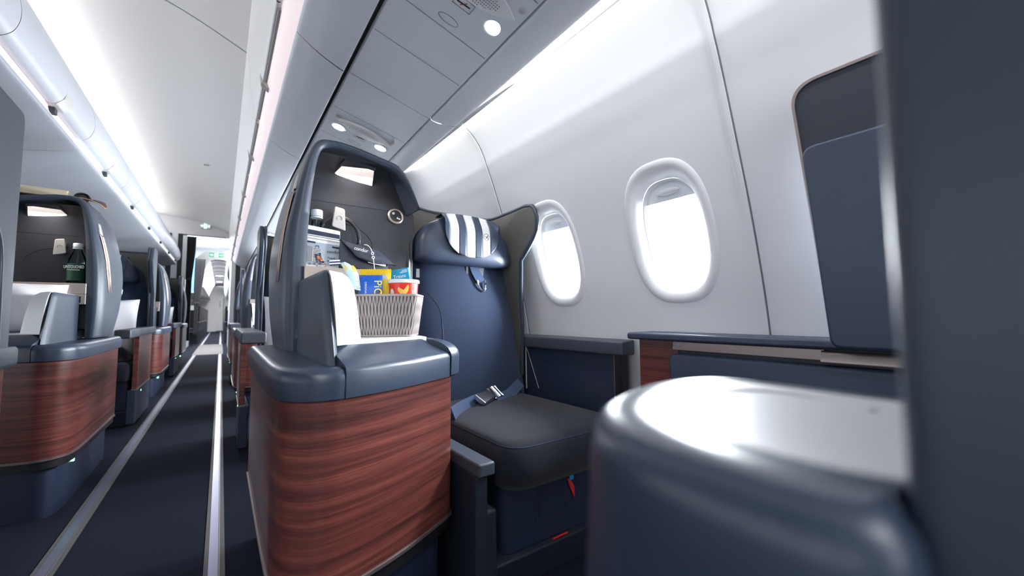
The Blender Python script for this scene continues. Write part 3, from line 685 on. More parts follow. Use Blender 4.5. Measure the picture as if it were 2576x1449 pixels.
# ------------------------------------------------------------------ passenger seat
def make_seat(fr, label, group, flare=1.0):
    frs = fr
    if not flare:   # narrower seat inside its aisle-side wing
        fr0 = fr; fr = lambda p: fr0((0.636 + (p[0] - 0.636) * 0.80, p[1], p[2]))
    t = thing('passenger_seat', label, 'seat', (0.9, 1.2, 0.0), group, frs)
    # seat cushion
    mb = MB(); rings = []
    def ring(x0, x1, y0, y1, z, r, sag=0.0, crown=0.0):
        return [(p[0], p[1], z + crown * (1 - ((p[0] - .9) / .25) ** 2)) for p in round_poly([(x0, y0), (x1, y0), (x1, y1), (x0, y1)], [r, r, 0.02, 0.02], 7)]
    for x0, x1, y0, y1, z, r, cr in ((0.685, 1.125, 0.945, 1.52, 0.300, 0.05, 0), (0.652, 1.15, 0.912, 1.53, 0.306, 0.07, 0), (0.642, 1.155, 0.897, 1.53, 0.33, 0.075, 0), (0.640, 1.155, 0.893, 1.53, 0.37, 0.075, 0), (0.648, 1.153, 0.902, 1.53, 0.410, 0.075, 0.002), (0.658, 1.145, 0.914, 1.53, 0.425, 0.075, 0.004), (0.675, 1.13, 0.94, 1.53, 0.4325, 0.075, 0.008), (0.72, 1.08, 1.0, 1.53, 0.438, 0.06, 0.010), (0.8, 1.0, 1.1, 1.5, 0.440, 0.04, 0.012)):
        rings.append(ring(x0, x1, y0, y1, z, r, 0, cr))
    sc = mb.loft(rings).build('seat_cushion', MESHF, t, fr, ang=60)
    mb = MB(); pr = ring(0.6545, 1.1485, 0.910, 1.52, 0.4205, 0.075); mb.tube(pr, 0.0022, 5, closed_path=True); mb.build('piping', FABRIC, sc, fr)
    # backrest, reclined
    def by(z): return 1.49 + (z - 0.43) * 0.155
    mb = MB(); rings = []
    prof = [(0.40, 0.64, 1.165), (0.47, 0.638, 1.165), (0.70, 0.635, 1.155), (0.95, 0.633, 1.135), (1.05, 0.636, 1.112), (1.10, 0.648, 1.09), (1.125, 0.675, 1.06), (1.137, 0.73, 1.00)]
    for z, x0, x1 in prof:
        y = by(z); r = []
        for k in range(17):
            u = k / 16; x = x0 + (x1 - x0) * u; e = abs(2 * u - 1) ** 5
            r.append((x, y - 0.012 + 0.045 * e - 0.012 * math.exp(-((u - .5) / .25) ** 2), z))
        r += [(x1, y + 0.11, z), (x0, y + 0.11, z)]
        rings.append(r)
    bk = mb.loft(rings).build('backrest', FABRIC, t, fr, ang=50)
    mb = MB()
    def bs(x, z, d=0.0005):
        u = (x - 0.636) / 0.51; e = abs(2 * u - 1) ** 5
        return (x, by(z) - 0.012 + 0.045 * e - 0.012 * math.exp(-((u - .5) / .25) ** 2) - d, z)
    for pts in ([(0.648, 0.905), (0.69, 0.885), (0.735, 0.82), (0.745, 0.74), (0.742, 0.62)], [(1.115, 0.93), (1.08, 0.90), (1.055, 0.84), (1.048, 0.74), (1.05, 0.62)]):
        mb.tube([bs(x, z, 0.0) for x, z in catmull(pts, 6)], 0.0013, 5)
    mb.build('backrest_seams', NAVYD, bk, fr)
    mb = MB(); q = [bs(x, z, 0.004) for x, z in ((0.655, 0.985), (0.6655, 0.985), (0.664, 0.948), (0.6525, 0.948))]
    mb.loft([q, [(p[0], p[1] + 0.003, p[2]) for p in q]]); mb.build('care_tag', WHITEINK, bk, fr, smooth=False)
    # headrest
    hp = round_poly([(0.628, 1.018), (0.662, 1.008), (1.055, 1.000), (1.085, 1.025), (1.060, 1.125), (0.985, 1.188), (0.915, 1.206), (0.735, 1.198), (0.668, 1.165), (0.632, 1.11)], 0.026, 6)
    mb = MB(); rings = []
    cx_, cz_ = 0.857, 1.10
    for s_, y in ((0.90, 1.60), (0.985, 1.585), (1.0, 1.565), (1.0, 1.53), (0.985, 1.512), (0.95, 1.500), (0.86, 1.490), (0.6, 1.482), (0.3, 1.479)):
        rings.append([(cx_ + (x - cx_) * s_, y, cz_ + (z - cz_) * s_) for x, z in hp])
    hr = mb.loft(rings).build('headrest', LEATHER, t, fr, ang=60)
    mb = MB(); mb.tube([(x, y, z) for x, y, z in catmull([(0.716, 1.494, 1.176), (0.690, 1.497, 1.14), (0.672, 1.499, 1.08), (0.672, 1.503, 1.03)], 5)], 0.0011, 5)
    mb.tube([(0.675 + 0.395 * k / 12, 1.5045, 1.032 - 0.006 * k / 12) for k in range(13)], 0.0011, 5)
    mb.build('headrest_seam', NAVYD, hr, fr)
    # striped headrest cover folded over the top
    xs = [0.724, 0.745, 0.788, 0.824, 0.866, 0.902, 0.940, 0.992]
    mb = MB(); nU = 28
    def cov(x, u): # u: 0 behind the top, 1 at the lower edge
        uu = (x - 0.858) / 0.134
        zt = 1.2075 - 0.010 * abs((x - 0.84) / 0.13) ** 2 if x > 0.72 else 1.197
        zb = 1.033 + 0.125 * (1 - math.sqrt(max(0.0, 1 - min(1, abs(uu)) ** 2.6)))
        if x > 0.95: zt = min(zt, 1.2075 - 0.4 * (x - 0.95))
        if u < 0.18:
            a = u / 0.18; return (x, 1.56 - 0.060 * a, zt + 0.004 + 0.006 * math.sin(math.pi * a * 0.6))
        a = (u - 0.18) / 0.82; z = zt + 0.004 + (zb - zt - 0.004) * a
        return (x, 1.500 - 0.032 * min(1, math.sin(math.pi / 2 * min(1, a * 2.2))) - 0.002, z)
    for k in range(7):
        cols = [xs[k] + (xs[k + 1] - xs[k]) * j / 5 for j in range(6)]
        mb.loft([[cov(x, u / nU) for u in range(nU + 1)] for x in cols], closed=False, cap=False, mi=k % 2)
    hc = mb.build('headrest_cover', [LEATHER, LINENW], hr, fr, ang=60)
    m_ = hc.modifiers.new('solid', 'SOLIDIFY'); m_.thickness = 0.002; m_.offset = 0
    mb = MB(); cxx, czz, yy = 0.921, 1.126, 1.4640
    mb.tube([(cxx + 0.0135 * math.cos(a), yy, czz + 0.0145 * math.sin(a)) for a in [2 * math.pi * k / 24 for k in range(24)]], 0.0008, 4, closed_path=True)
    mb.tube([(cxx - 0.009, yy, czz + 0.004), (cxx + 0.001, yy, czz - 0.001), (cxx + 0.010, yy, czz - 0.008)], 0.0012, 4)
    mb.tube([(cxx - 0.005, yy, czz - 0.009), (cxx + 0.001, yy, czz), (cxx + 0.007, yy, czz + 0.008)], 0.0010, 4)
    mb.tube([(cxx + 0.007, yy, czz + 0.008), (cxx + 0.003, yy, czz - 0.003)], 0.0009, 4)
    mb.build('emblem', NAVYINK, hc, fr)
    # shoulder belt coming out under the headrest
    mb = MB(); mb.prism([(0.868, 0.955), (0.960, 0.965), (0.965, 1.03), (0.865, 1.03)], by(1.0) - 0.028, by(1.0) - 0.014, 'y'); sb = mb.build('belt_outlet', NAVYP, t, fr, bevel=0.004)
    mb = MB(); mb.ribbon(catmull([(0.905, by(1.0) - 0.03, 1.012), (0.912, by(.99) - 0.034, 0.985), (0.926, by(.95) - 0.035, 0.955), (0.936, by(.93) - 0.033, 0.937)], 5), (0.95, 0, 0.25), 0.042, 0.003); mb.build('belt_webbing', STRAP, sb, fr)
    mb = MB(); yb_ = by(0.92) - 0.033
    mb.tube(catmull([(0.916, yb_, 0.944), (0.922, yb_, 0.922), (0.936, yb_, 0.904), (0.950, yb_, 0.898), (0.957, yb_, 0.907), (0.958, yb_, 0.930), (0.957, yb_, 0.947)], 4), 0.0038, 6); mb.build('belt_buckle_loop', STEEL, sb, fr)
    # lap belt across the cushion
    def cz(y): return 0.4525
    mb = MB(); mb.ribbon(catmull([(0.66, 1.27, 0.452), (0.72, 1.315, 0.456), (0.80, 1.36, 0.462), (0.86, 1.385, 0.465)], 5), (0.3, 0.6, 0.75), 0.045, 0.003)
    mb.ribbon(catmull([(0.905, 1.37, 0.462), (0.96, 1.385, 0.457), (1.02, 1.42, 0.463), (1.09, 1.47, 0.478), (1.12, 1.49, 0.482)], 5), (-0.3, 0.6, 0.75), 0.045, 0.003)
    lb = mb.build('lap_belt', STRAP, t, fr)
    mb = MB(); p0 = Vector((0.80, 1.325, 0.468)); p1 = Vector((0.888, 1.375, 0.476)); dx = (p1 - p0); sd = Vector((-0.35, 0.55, 0.42)).normalized() * 0.027; nn = dx.cross(sd).normalized() * 0.010
    mb.loft([[p0 - sd - nn, p0 + sd - nn, p0 + sd + nn, p0 - sd + nn], [p1 - sd * .85 - nn * .6, p1 + sd * .85 - nn * .6, p1 + sd * .85 + nn * .6, p1 - sd * .85 + nn * .6]]); mb.build('buckle', STEEL, lb, fr, bevel=0.004)
    mb = MB(); p0 = Vector((0.893, 1.385, 0.474)); p1 = Vector((0.938, 1.40, 0.478)); sd = Vector((-0.25, 0.55, 0.50)).normalized() * 0.027
    mb.tube([p0 - sd, p1 - sd, p1 + sd, p0 + sd], 0.0045, 6, closed_path=True); mb.tube([p0 * .5 + p1 * .5 - sd, p0 * .5 + p1 * .5 + sd], 0.009, 10)
    mb.build('tongue', STEEL, lb, fr)
    # felt-lined shell with the wing on the outer side
    path = [(0.636, 1.66), (0.65, 1.669), (0.70, 1.678), (0.85, 1.682), (0.98, 1.680), (1.045, 1.665), (1.068, 1.62), (1.070, 1.52), (1.070, 1.42), (1.071, 1.35), (1.072, 1.305)]
    pc = catmull(path, 4)
    def zt(i):
        u = i / (len(pc) - 1); x, y = pc[i]
        if x < 1.0 and y > 1.6: return interp(x, [0.60, 0.66, 0.75, 0.9, 1.0], [1.285, 1.272, 1.258, 1.256, 1.256])
        return interp(-y, [-1.67, -1.62, -1.45, -1.38, -1.335, -1.318, -1.304], [1.256, 1.258, 1.262, 1.266, 1.258, 1.240, 1.205])
    def zb(i):
        x, y = pc[i]
        return interp(-y, [-1.53, -1.50, -1.45, -1.38, -1.335, -1.312, -1.304], [0.42, 0.70, 1.03, 1.085, 1.125, 1.155, 1.19])
    rings = []; nz = 10
    fx = lambda x, y, z: x + (flare * interp(z, [0.40, 0.70, 1.05, 1.2], [0.085, 0.07, 0.02, 0.0]) if x > 0.9 else 0)
    for i, (x, y) in enumerate(pc):
        a, b = zb(i), zt(i)
        rings.append([(fx(x, y, a + (b - a) * k / nz), y, a + (b - a) * k / nz) for k in range(nz + 1)])
    mb = MB(); mb.loft(rings, closed=False, cap=False); sh = mb.build('seat_shell', [FELT], t, frs, ang=60)
    m_ = sh.modifiers.new('solid', 'SOLIDIFY'); m_.thickness = 0.014; m_.offset = 0
    tops = [r[-1] for r in rings]; bots = [r[0] for r in rings]
    edge = tops + [p for p in bots[::-1] if p[1] < 1.535]
    # follow the lower front edge down to the armrest
    edge = [p for i, p in enumerate(edge) if i == 0 or (Vector(p) - Vector(edge[i - 1])).length > 0.004]
    edge += [(1.07 + 0.07 * flare, 1.505, 0.69)] if edge[-1][2] > 0.72 else []
    mb = MB(); mb.tube(edge, 0.0095, 8); mb.build('shell_edge', SHELL, sh, frs, ang=70)
    # base box under the cushion
    mb = MB(); mb.prism(round_poly([(0.66, 0.975), (1.14, 0.975), (1.14, 1.50), (0.66, 1.50)], [0.05, 0.02, 0.02, 0.02]), 0.105, 0.31); bs_ = mb.build('seat_base', NAVYP, t, fr, bevel=0.008, seg=3)
    mb = MB(); q = round_poly([(0.785, 0.165), (0.90, 0.165), (0.90, 0.295), (0.785, 0.295)], 0.008)
    mb.tube([(x, 0.9745, z) for x, z in q], 0.0014, 4, closed_path=True); mb.tube([(x * .84 + .138, 0.9745, z * .92 + .022) for x, z in q], 0.0010, 4, closed_path=True); mb.build('hatch', NAVYD, bs_, fr)
    mb = MB(); mb.prism([(0.985, 0.0), (0.960, 0.10), (0.99, 0.112), (1.5, 0.112), (1.5, 0.0)], 0.562, 1.15, 'x'); mb.build('plinth', NAVYD, t, fr, bevel=0.006)
    return t

def make_window_arm(fr, t):
    mb = MB(); mb.prism(round_poly([(1.150, 0.642), (1.222, 0.642), (1.222, 0.698), (1.150, 0.692)], 0.008, 3), 0.935, 1.565, 'y'); mb.build('armrest_pad', PAD, t, fr, bevel=0.010, seg=3)
    mb = MB(); mb.prism([(0.965, 0.40), (1.55, 0.40), (1.55, 0.645), (0.965, 0.645)], 1.170, 1.215, 'x'); ap = mb.build('armrest_panel', NAVYP, t, fr)
    mb = MB(); mb.box(1.160, 1.172, 0.955, 0.975, 0.40, 0.643); mb.build('armrest_edge', BLACK, ap, fr)
    mb = MB(); mb.box(1.158, 1.1605, 0.978, 0.981, 0.42, 0.643); mb.build('armrest_trim', BRUSH, ap, fr)
    mb = MB(); mb.tube([(1.166, 1.505, 0.640), (1.166, 1.418, 0.462)], 0.0014, 5); mb.build('tether', PLIGHT, t, fr)
    mb = MB(); mb.tube([(1.163, 1.503, 0.45), (1.163, 1.507, 0.645)], 0.0035, 6); mb.build('hinge_rod', TAUPE, t, fr)
def make_side_step(fr, t):
    mb = MB(); mb.prism(round_poly([(0.560, 0.93), (0.612, 0.93), (0.612, 1.42), (0.560, 1.42)], 0.008, 3), 0.362, 0.398); pd = mb.build('foot_pad', PAD, t, fr, bevel=0.010, seg=3)
    mb = MB(); mb.box(0.560, 0.598, 0.945, 1.42, 0.06, 0.364); mb.build('side_box', NAVYD, t, fr, bevel=0.006)
    mb = MB(); mb.box(0.562, 0.634, 0.952, 1.42, 0.06, 0.262); mb.build('side_ledge', NAVYD, t, fr, bevel=0.010, seg=3)

main_console = make_console(ID, 'red wood console with white top beside the aisle, holding the snack basket', 'wood-fronted aisle consoles')
main_shell = make_shell(ID, 'tall slate shell with lit canopy lamp behind the snack basket', 'privacy shells beside the aisle')
main_seat = make_seat(ID, 'empty navy seat with striped headrest cover and open lap belt by the windows', 'passenger seats')
make_window_arm(ID, main_seat); make_side_step(ID, main_seat)

# ------------------------------------------------------------------ along the wall, ahead of the seat
t = thing('side_console', 'low wood-ended console with leather top running along the wall under the big window', 'console', (1.17, 0.3, 0.0))
mb = MB(); mb.prism(round_poly([(1.085, -0.5), (1.232, -0.5), (1.232, 0.868), (1.085, 0.868)], [0, 0, 0, 0.02]), 0.709, 0.7305); mb.build('leather_top', LEATHER, t, bevel=0.007, seg=3)
mb = MB(); mb.tube([(1.088, 0.82, 0.7268), (1.088, -0.5, 0.7268)], 0.0009, 4); mb.build('stitching', STRIPEB, t)
mb = MB(); mb.box(1.118, 1.23, 0.70, 0.838, 0.0, 0.710); mb.build('wood_end', WOOD, t, bevel=0.002)
mb = MB(); mb.box(1.124, 1.23, -0.5, 0.702, 0.0, 0.710); mb.build('body', NAVYD, t)
mb = MB(); mb.box(1.112, 1.13, 0.335, 0.712, 0.683, 0.706); mb.box(1.1105, 1.114, 0.335, 0.694, 0.6955, 0.7015); mb.box(1.1095, 1.114, 0.335, 0.712, 0.684, 0.6905); rl = mb.build('rail', BRUSH, t)
mb = MB(); mb.box(1.109, 1.111, 0.688, 0.698, 0.694, 0.7025); mb.build('rail_stop', STEEL, rl)
mb = MB(); mb.prism(round_poly([(1.090, 0.676), (1.120, 0.676), (1.120, 0.704), (1.096, 0.706)], 0.008), -0.5, 0.336, 'y'); mb.build('rail_cover', BRUSH, t, ang=60)
mb = MB(); mb.prism(round_poly([(0.720, 0.30), (0.720, 0.672), (-0.5, 0.672), (-0.5, 0.30)], [0.0, 0.022, 0, 0]), 1.098, 1.13, 'x'); mb.build('padded_panel', LEATHER, t, bevel=0.009, seg=3)

t = thing('privacy_screen', 'dark padded screen with a thin metal frame standing on the side console', 'screen', (1.05, 0.1, 0.7305))
def scr(y, z, d=0.0): return (1.058 - (z - 0.73) * 0.066 + d, y - (0 if True else 0), z)
so = round_poly([(0.303, 0.7305), (0.345, 1.297), (-0.15, 1.297), (-0.15, 0.7305)], [0, 0.055, 0, 0], 10)
si = round_poly([(0.298, 0.7305), (0.339, 1.291), (-0.15, 1.291), (-0.15, 0.7305)], [0, 0.052, 0, 0], 10)
mb = MB(); mb.loft([[scr(y, z, 0.0) for y, z in si], [scr(y, z, 0.014) for y, z in si]]); mb.build('board', NAVYD, t)
mb = MB(); fp = so[:-1]; mb.loft([[scr(y, z, -0.004) for y, z in fp], [scr(y, z, 0.016) for y, z in fp], [scr(y, z, 0.016) for y, z in si[:-1]], [scr(y, z, -0.004) for y, z in si[:-1]]], closed=False, cap=False, wrap=True); mb.build('frame', BRUSH, t)
sp = round_poly([(0.300, 0.716), (0.325, 1.147), (-0.15, 1.147), (-0.15, 0.716)], [0.022, 0.028, 0, 0], 8)
mb = MB(); mb.loft([[scr(y, z, -0.003) for y, z in sp], [scr(y, z, -0.026) for y, z in sp]]); mb.build('padded_flap', LEATHER, t, bevel=0.007, seg=3)

# ------------------------------------------------------------------ the row ahead: rounded console end and the flank of its shell, close to the camera
t = thing('table_console', 'rounded navy console with white inset top, blurred close in front', 'console', (0.24, 0.05, 0.0))
plan = catmull([(0.1495, 0.0245), (0.140, 0.0262), (0.1325, 0.036), (0.1295, 0.056), (0.133, 0.098), (0.147, 0.136), (0.175, 0.164), (0.220, 0.184), (0.268, 0.194), (0.315, 0.188), (0.338, 0.165), (0.343, 0.12), (0.341, 0.03), (0.341, -0.022)], 5)
def poff(d):
    out = []
    for (ox, oy), (nx, ny) in zip(plan, offset_path(plan, d)):
        if oy < 0.07 and ox < 0.2 and d > 0.012: out.append((ox + d, max(oy, 0.0316)))
        else: out.append((nx, ny))
    return out
def pring(d, z): return [(x, y, z) for x, y in poff(d)] + [(0.200, -0.022, z), (0.1835, -0.022, z), (0.1835, 0.0312, z), (0.1505, 0.0312, z)]
sgn = 1 if offset_path(plan, 0.01)[25][1] < plan[25][1] else -1
mb = MB()
mb.loft([pring(d * sgn, z) for d, z in ((-0.012, 0.0), (-0.012, 0.40), (-0.006, 0.62), (-0.001, 0.70), (0.0, 0.722), (0.0015, 0.730), (0.005, 0.736), (0.009, 0.7385), (0.019, 0.740), (0.031, 0.7402), (0.033, 0.7385))])
mb.build('body', LIP, t, ang=60)
mb = MB(); wp = [p for p in poff(0.0335) if p[1] > 0.0317 or p[0] > 0.28]
mb.loft([[(x, y, z) for x, y in wp + [(0.184, -0.022), (0.184, 0.0312), (0.166, 0.0315)]] for z in (0.735, 0.7402)]); wt = mb.build('white_top', WHITE, t, bevel=0.001)
mb = MB(); mb.tube(catmull([(0.232, 0.128, 0.7402), (0.262, 0.135, 0.7402), (0.283, 0.122, 0.7402), (0.287, 0.100, 0.7402), (0.283, 0.083, 0.7402), (0.268, 0.062, 0.7402)], 6), [0.0028] * 31, 8, flat=0.45); mb.build('raised_rim', WHITE, wt)
t = thing('privacy_shell', 'dark flank of the shell ahead, filling the edge of the picture out of focus', 'seat shell', (0.3, -0.4, 0.0), 'privacy shells beside the aisle')
mb = MB(); mb.prism(round_poly([(0.150, -0.75), (0.150, 0.030), (0.182, 0.030), (0.182, -0.75)], [0, 0.010, 0.010, 0], 6), 0.42, 1.50); mb.build('aisle_flank', SHELL, t)
mb = MB(); mb.prism([(0.182, -0.06), (0.62, -0.06), (0.62, -0.03), (0.182, -0.03)], 0.42, 1.45); mb.build('rear_panel', SHELL, t, bevel=0.004)
mb = MB(); mb.prism([(0.155, -0.75), (0.155, -0.045), (0.62, -0.045), (0.62, -0.75)], 0.0, 0.42); mb.build('base', NAVYD, t)

# ------------------------------------------------------------------ life-vest tag under the seat
t = thing('life_vest_tag', 'red strap with a blue tab hanging under the seat cushion', 'strap', (0.94, 0.968, 0.2))
mb = MB(); mb.prism([(0.908, 0.272), (0.921, 0.268), (0.938, 0.240), (0.938, 0.205), (0.922, 0.238)], 0.966, 0.970, 'y'); mb.build('red_strap', REDS, t)
mb = MB(); mb.box(0.914, 0.930, 0.960, 0.966, 0.266, 0.282); tb = mb.build('blue_tab', CYAN, t, bevel=0.002)
mb = MB(); mb.tube([(0.918, 0.963, 0.281), (0.919, 0.963, 0.293), (0.925, 0.963, 0.293), (0.926, 0.963, 0.281)], 0.0012, 5); mb.build('tab_wire', STEEL, tb)
mb = MB(); mb.tube([(0.845, 0.967, 0.107), (0.905, 0.967, 0.1085)], 0.006, 6, flat=0.5); tag(mb.build('red_ribbon', REDS), 'short red ribbon lying along the foot of the seat base', 'ribbon')

# ------------------------------------------------------------------ things in the niche and on the white top
def bottle(name, label, c, r, z0, ztop, lab0, lab1, labm, shoulder):
    t = thing(name, label, 'bottle', (c[0], c[1], z0))
    mb = MB(); h = ztop - z0
    mb.lathe([(r * .9, 0), (r, 0.006), (r, shoulder - 0.03), (r * .93, shoulder - 0.012), (r * .6, shoulder + 0.016), (0.0155, shoulder + 0.030), (0.0145, h - 0.027), (0.0145, h - 0.018)], (c[0], c[1], z0), n=36); mb.build('bottle_body', PLASTICCLEAR, t)
    mb = MB(); mb.lathe([(0.0175, 0), (0.0185, 0.002), (0.0185, 0.019), (0.0165, 0.022), (0, 0.022)], (c[0], c[1], ztop - 0.022), n=36); mb.build('cap', CAPW, t)
    mb = MB(); mb.lathe([(0.019, 0), (0.019, 0.004)], (c[0], c[1], ztop - 0.0285), n=30); mb.build('neck_ring', CAPW, t)
    mb = MB(); mb.lathe([(r * 1.012, lab0 - z0), (r * 1.012, lab1 - z0)], (c[0], c[1], z0), n=36, cap=False); lb = mb.build('paper_label', labm, t)
    return t, lb
bottle('water_bottle', 'white-capped water bottle behind the striped travel pouch', (0.2535, 1.488), 0.030, 0.946, 1.151, 0.97, 1.03, GREENLB, 0.13)

def quad_plane(o, r, u):
    """returns f(a,b,d): a along r, b along u, d towards the viewer, all in metres"""
    o = Vector(o); r = Vector(r).normalized(); u = Vector(u); u = (u - r * u.dot(r)).normalized(); n = r.cross(u)
    return (lambda a, b, d=0.0: o + r * a + u * b + n * d), r, u, n
# travel pouch
t = thing('travel_pouch', 'grey and white zip pouch printed with striped suitcases', 'pouch', (0.266, 1.44, 0.9475))
f, r_, u_, n_ = quad_plane((0.216, 1.443, 0.948), (0.998, -0.02, -0.012), (0.0, -0.05, 1))
W_, H_ = 0.101, 0.1395
mb = MB(); rings = []
for d, s_ in ((-0.012, 0.9), (-0.010, 1.0), (-0.001, 1.0), (0.0, 0.985)):
    rings.append([f(W_ / 2 + (a - W_ / 2) * s_, H_ / 2 + (b - H_ / 2) * s_, d) for a, b in round_poly([(0, 0), (W_, 0), (W_, H_ * .93), (0, H_)], 0.004, 3)])
mb.loft(rings).build('pouch_body', GREYPOUCH, t)
def patch(name, m, pts, parent, d=0.0006, th=0.0004):
    mb = MB(); mb.loft([[f(a, b, d) for a, b in pts], [f(a, b, d - th) for a, b in pts]]); return mb.build(name, m, parent, smooth=False)
tl = lambda a: H_ * (1 - 0.07 * a / W_)
def band(name, m, v0, v1, parent, a0=0.001, a1=None, d=0.0006):
    a1 = W_ - 0.001 if a1 is None else a1
    return patch(name, m, [(a0, tl(a0) * v0), (a1, tl(a1) * v0), (a1, tl(a1) * v1), (a0, tl(a0) * v1)], parent, d)
band('white_top_band', WHITEINK, 0.62, 0.99, t); band('navy_stripe', NAVYINK, 0.79, 0.90, t, d=0.0012); band('thin_stripe', NAVYINK, 0.755, 0.768, t, d=0.0012)
mb = MB(); mb.tube([f(0.002, tl(0) * 0.70, 0.002), f(W_ - .002, tl(W_) * 0.70, 0.002)], 0.0012, 5); mb.build('zip', PLIGHT, t)
patch('navy_tab', NAVYINK, [(0.0, 0.083), (0.026, 0.081), (0.026, 0.086), (0.0, 0.088)], t, 0.003)
patch('navy_tab', NAVYINK, [(0.077, 0.071), (0.099, 0.069), (0.099, 0.074), (0.077, 0.076)], t, 0.003)
patch('bottom_band', WHITEINK, [(0.001, 0.001), (W_ - .001, 0.001), (W_ - .001, 0.008), (0.001, 0.011)], t, 0.001)
text('printed_name', 'condor', 0.0135, f(0.062, 0.053, 0.0012), r_, u_, NAVYINK, t)
text('printed_words', 'Travel', 0.0095, f(0.064, 0.033, 0.0012), r_, u_, NAVYINK, t)
text('printed_words', 'organiser', 0.0095, f(0.064, 0.0245, 0.0012), r_, u_, NAVYINK, t)
text('printed_words', 'Travel', 0.012, f(0.030, 0.0012, 0.0016), r_, u_, BLACK, t)
def suitcase(a, b, w_, h_, rot, par):
    cs, sn = math.cos(rot), math.sin(rot)
    g = lambda x, y: (a + x * cs - y * sn, b + x * sn + y * cs)
    patch('printed_case', WHITEINK, [g(x, y) for x, y in round_poly([(0, 0), (w_, 0), (w_, h_), (0, h_)], 0.003, 2)], par, 0.0012)
    n = max(3, int(h_ / 0.0042))
    mb = MB()
    for k in range(n):
        y0, y1 = h_ * (k + .15) / n, h_ * (k + .62) / n
        q = [g(0.0012, y0), g(w_ - 0.0012, y0), g(w_ - 0.0012, y1), g(0.0012, y1)]
        mb.add([f(x, y, 0.0018) for x, y in q], [(0, 1, 2, 3)])
    mb.build('printed_stripes', NAVYINK, par, smooth=False)
    q = [g(w_ * .55, h_ * .25), g(w_ * .9, h_ * .25), g(w_ * .9, h_ * .42), g(w_ * .55, h_ * .42)]
    patch('printed_tag', ORANGEINK, q, par, 0.0022)
patch('printed_window', mat('grey_print', S(150, 150, 158), 0.6), round_poly([(0.002, 0.02), (0.018, 0.02), (0.018, 0.07), (0.002, 0.072)], 0.003, 2), t, 0.0008)
suitcase(0.019, 0.018, 0.026, 0.048, 0.0, t); suitcase(0.034, 0.012, 0.024, 0.034, 0.35, t); suitcase(0.045, 0.010, 0.018, 0.014, 0.2, t)
mb = MB(); mb.tube([f(0.027, 0.066, .002), f(0.028, 0.074, .002), f(0.036, 0.074, .002), f(0.037, 0.066, .002)], 0.001, 5); mb.build('printed_handle', NAVYINK, t)
for a in (0.012, 0.026, 0.043):
    mb = MB(); mb.tube([f(a + 0.003 * math.cos(q), 0.013 + 0.003 * math.sin(q), 0.002) for q in [k * math.pi / 5 for k in range(10)]], 0.0006, 4, closed_path=True); mb.build('printed_wheel', NAVYINK, t)

# rolled navy amenity kit
t = thing('amenity_kit', 'navy fabric kit folded over and tied with white string', 'kit', (0.40, 1.42, 0.9475))
mb = MB()
bp = catmull([(0.316, 0.9480), (0.312, 0.99), (0.3155, 1.040), (0.335, 1.037), (0.37, 1.012), (0.42, 0.985), (0.470, 0.974), (0.474, 0.960), (0.468, 0.9480)], 4)
cb = (0.385, 0.975)
rings = [[(cb[0] + (x - cb[0]) * s_, y, cb[1] + (z - cb[1]) * s_) for x, z in bp] for s_, y in ((0.93, 1.4255), (1.0, 1.418), (1.0, 1.4125), (0.93, 1.4108))]
mb.loft(rings).build('kit_body', NAVYF, t, ang=60)
mb = MB()
fu = catmull([(0.313, 1.046, 1.424), (0.365, 1.036, 1.426), (0.425, 1.026, 1.426), (0.452, 1.016, 1.425), (0.500, 0.972, 1.420)], 5)
fl = catmull([(0.315, 1.044, 1.410), (0.350, 1.003, 1.398), (0.372, 0.985, 1.393), (0.420, 0.971, 1.393), (0.498, 0.968, 1.398)], 5)
rows = []
for k in range(8):
    q = k / 7
    rows.append([(a[0] + (b[0] - a[0]) * q, a[2] + (b[2] - a[2]) * q - 0.008 * math.sin(math.pi * q) + 0.0025 * math.sin(9 * q + i * 0.9), a[1] + (b[1] - a[1]) * q) for i, (a, b) in enumerate(zip(fu, fl))])
mb.loft(rows, closed=False, cap=False); fp = mb.build('flap', NAVYF, t, ang=70)
m_ = fp.modifiers.new('solid', 'SOLIDIFY'); m_.thickness = 0.004
mb = MB(); mb.ribbon([(0.402, 1.398, 0.9755), (0.43, 1.3945, 0.970), (0.462, 1.396, 0.9655)], (0, 0.1, 1), 0.008, 0.001); mb.build('white_edge', WHITEINK, fp)
text('printed_name', 'condor', 0.0175, (0.352, 1.389, 1.0115), (0.985, -0.0, -0.16), (0.16, -0.30, 0.93), WHITEINK, fp, ext=0.0008, sx=0.9)
mb = MB(); mb.tube(catmull([(0.391, 1.411, 1.034), (0.400, 1.406, 1.033), (0.409, 1.398, 1.022), (0.4135, 1.390, 1.006)], 5), 0.0014, 6)
mb.tube([(0.4135 + 0.0038 * math.cos(a), 1.388, 1.003 + 0.0045 * math.sin(a)) for a in [k * math.pi / 6 for k in range(12)]], 0.0014, 5, closed_path=True); mb.build('string_loop', WHITEINK, fp)
mb = MB(); mb.tube([(0.4150 + 0.0038 * math.cos(a), 1.3855, 0.989 + 0.0045 * math.sin(a)) for a in [k * math.pi / 6 for k in range(12)]], 0.0014, 5, closed_path=True)
mb.tube(catmull([(0.4155, 1.3855, 0.985), (0.4170, 1.382, 0.965), (0.4180, 1.375, 0.945), (0.418, 1.36, 0.925)], 4), 0.0013, 6); mb.build('string_end', WHITEINK, fp)

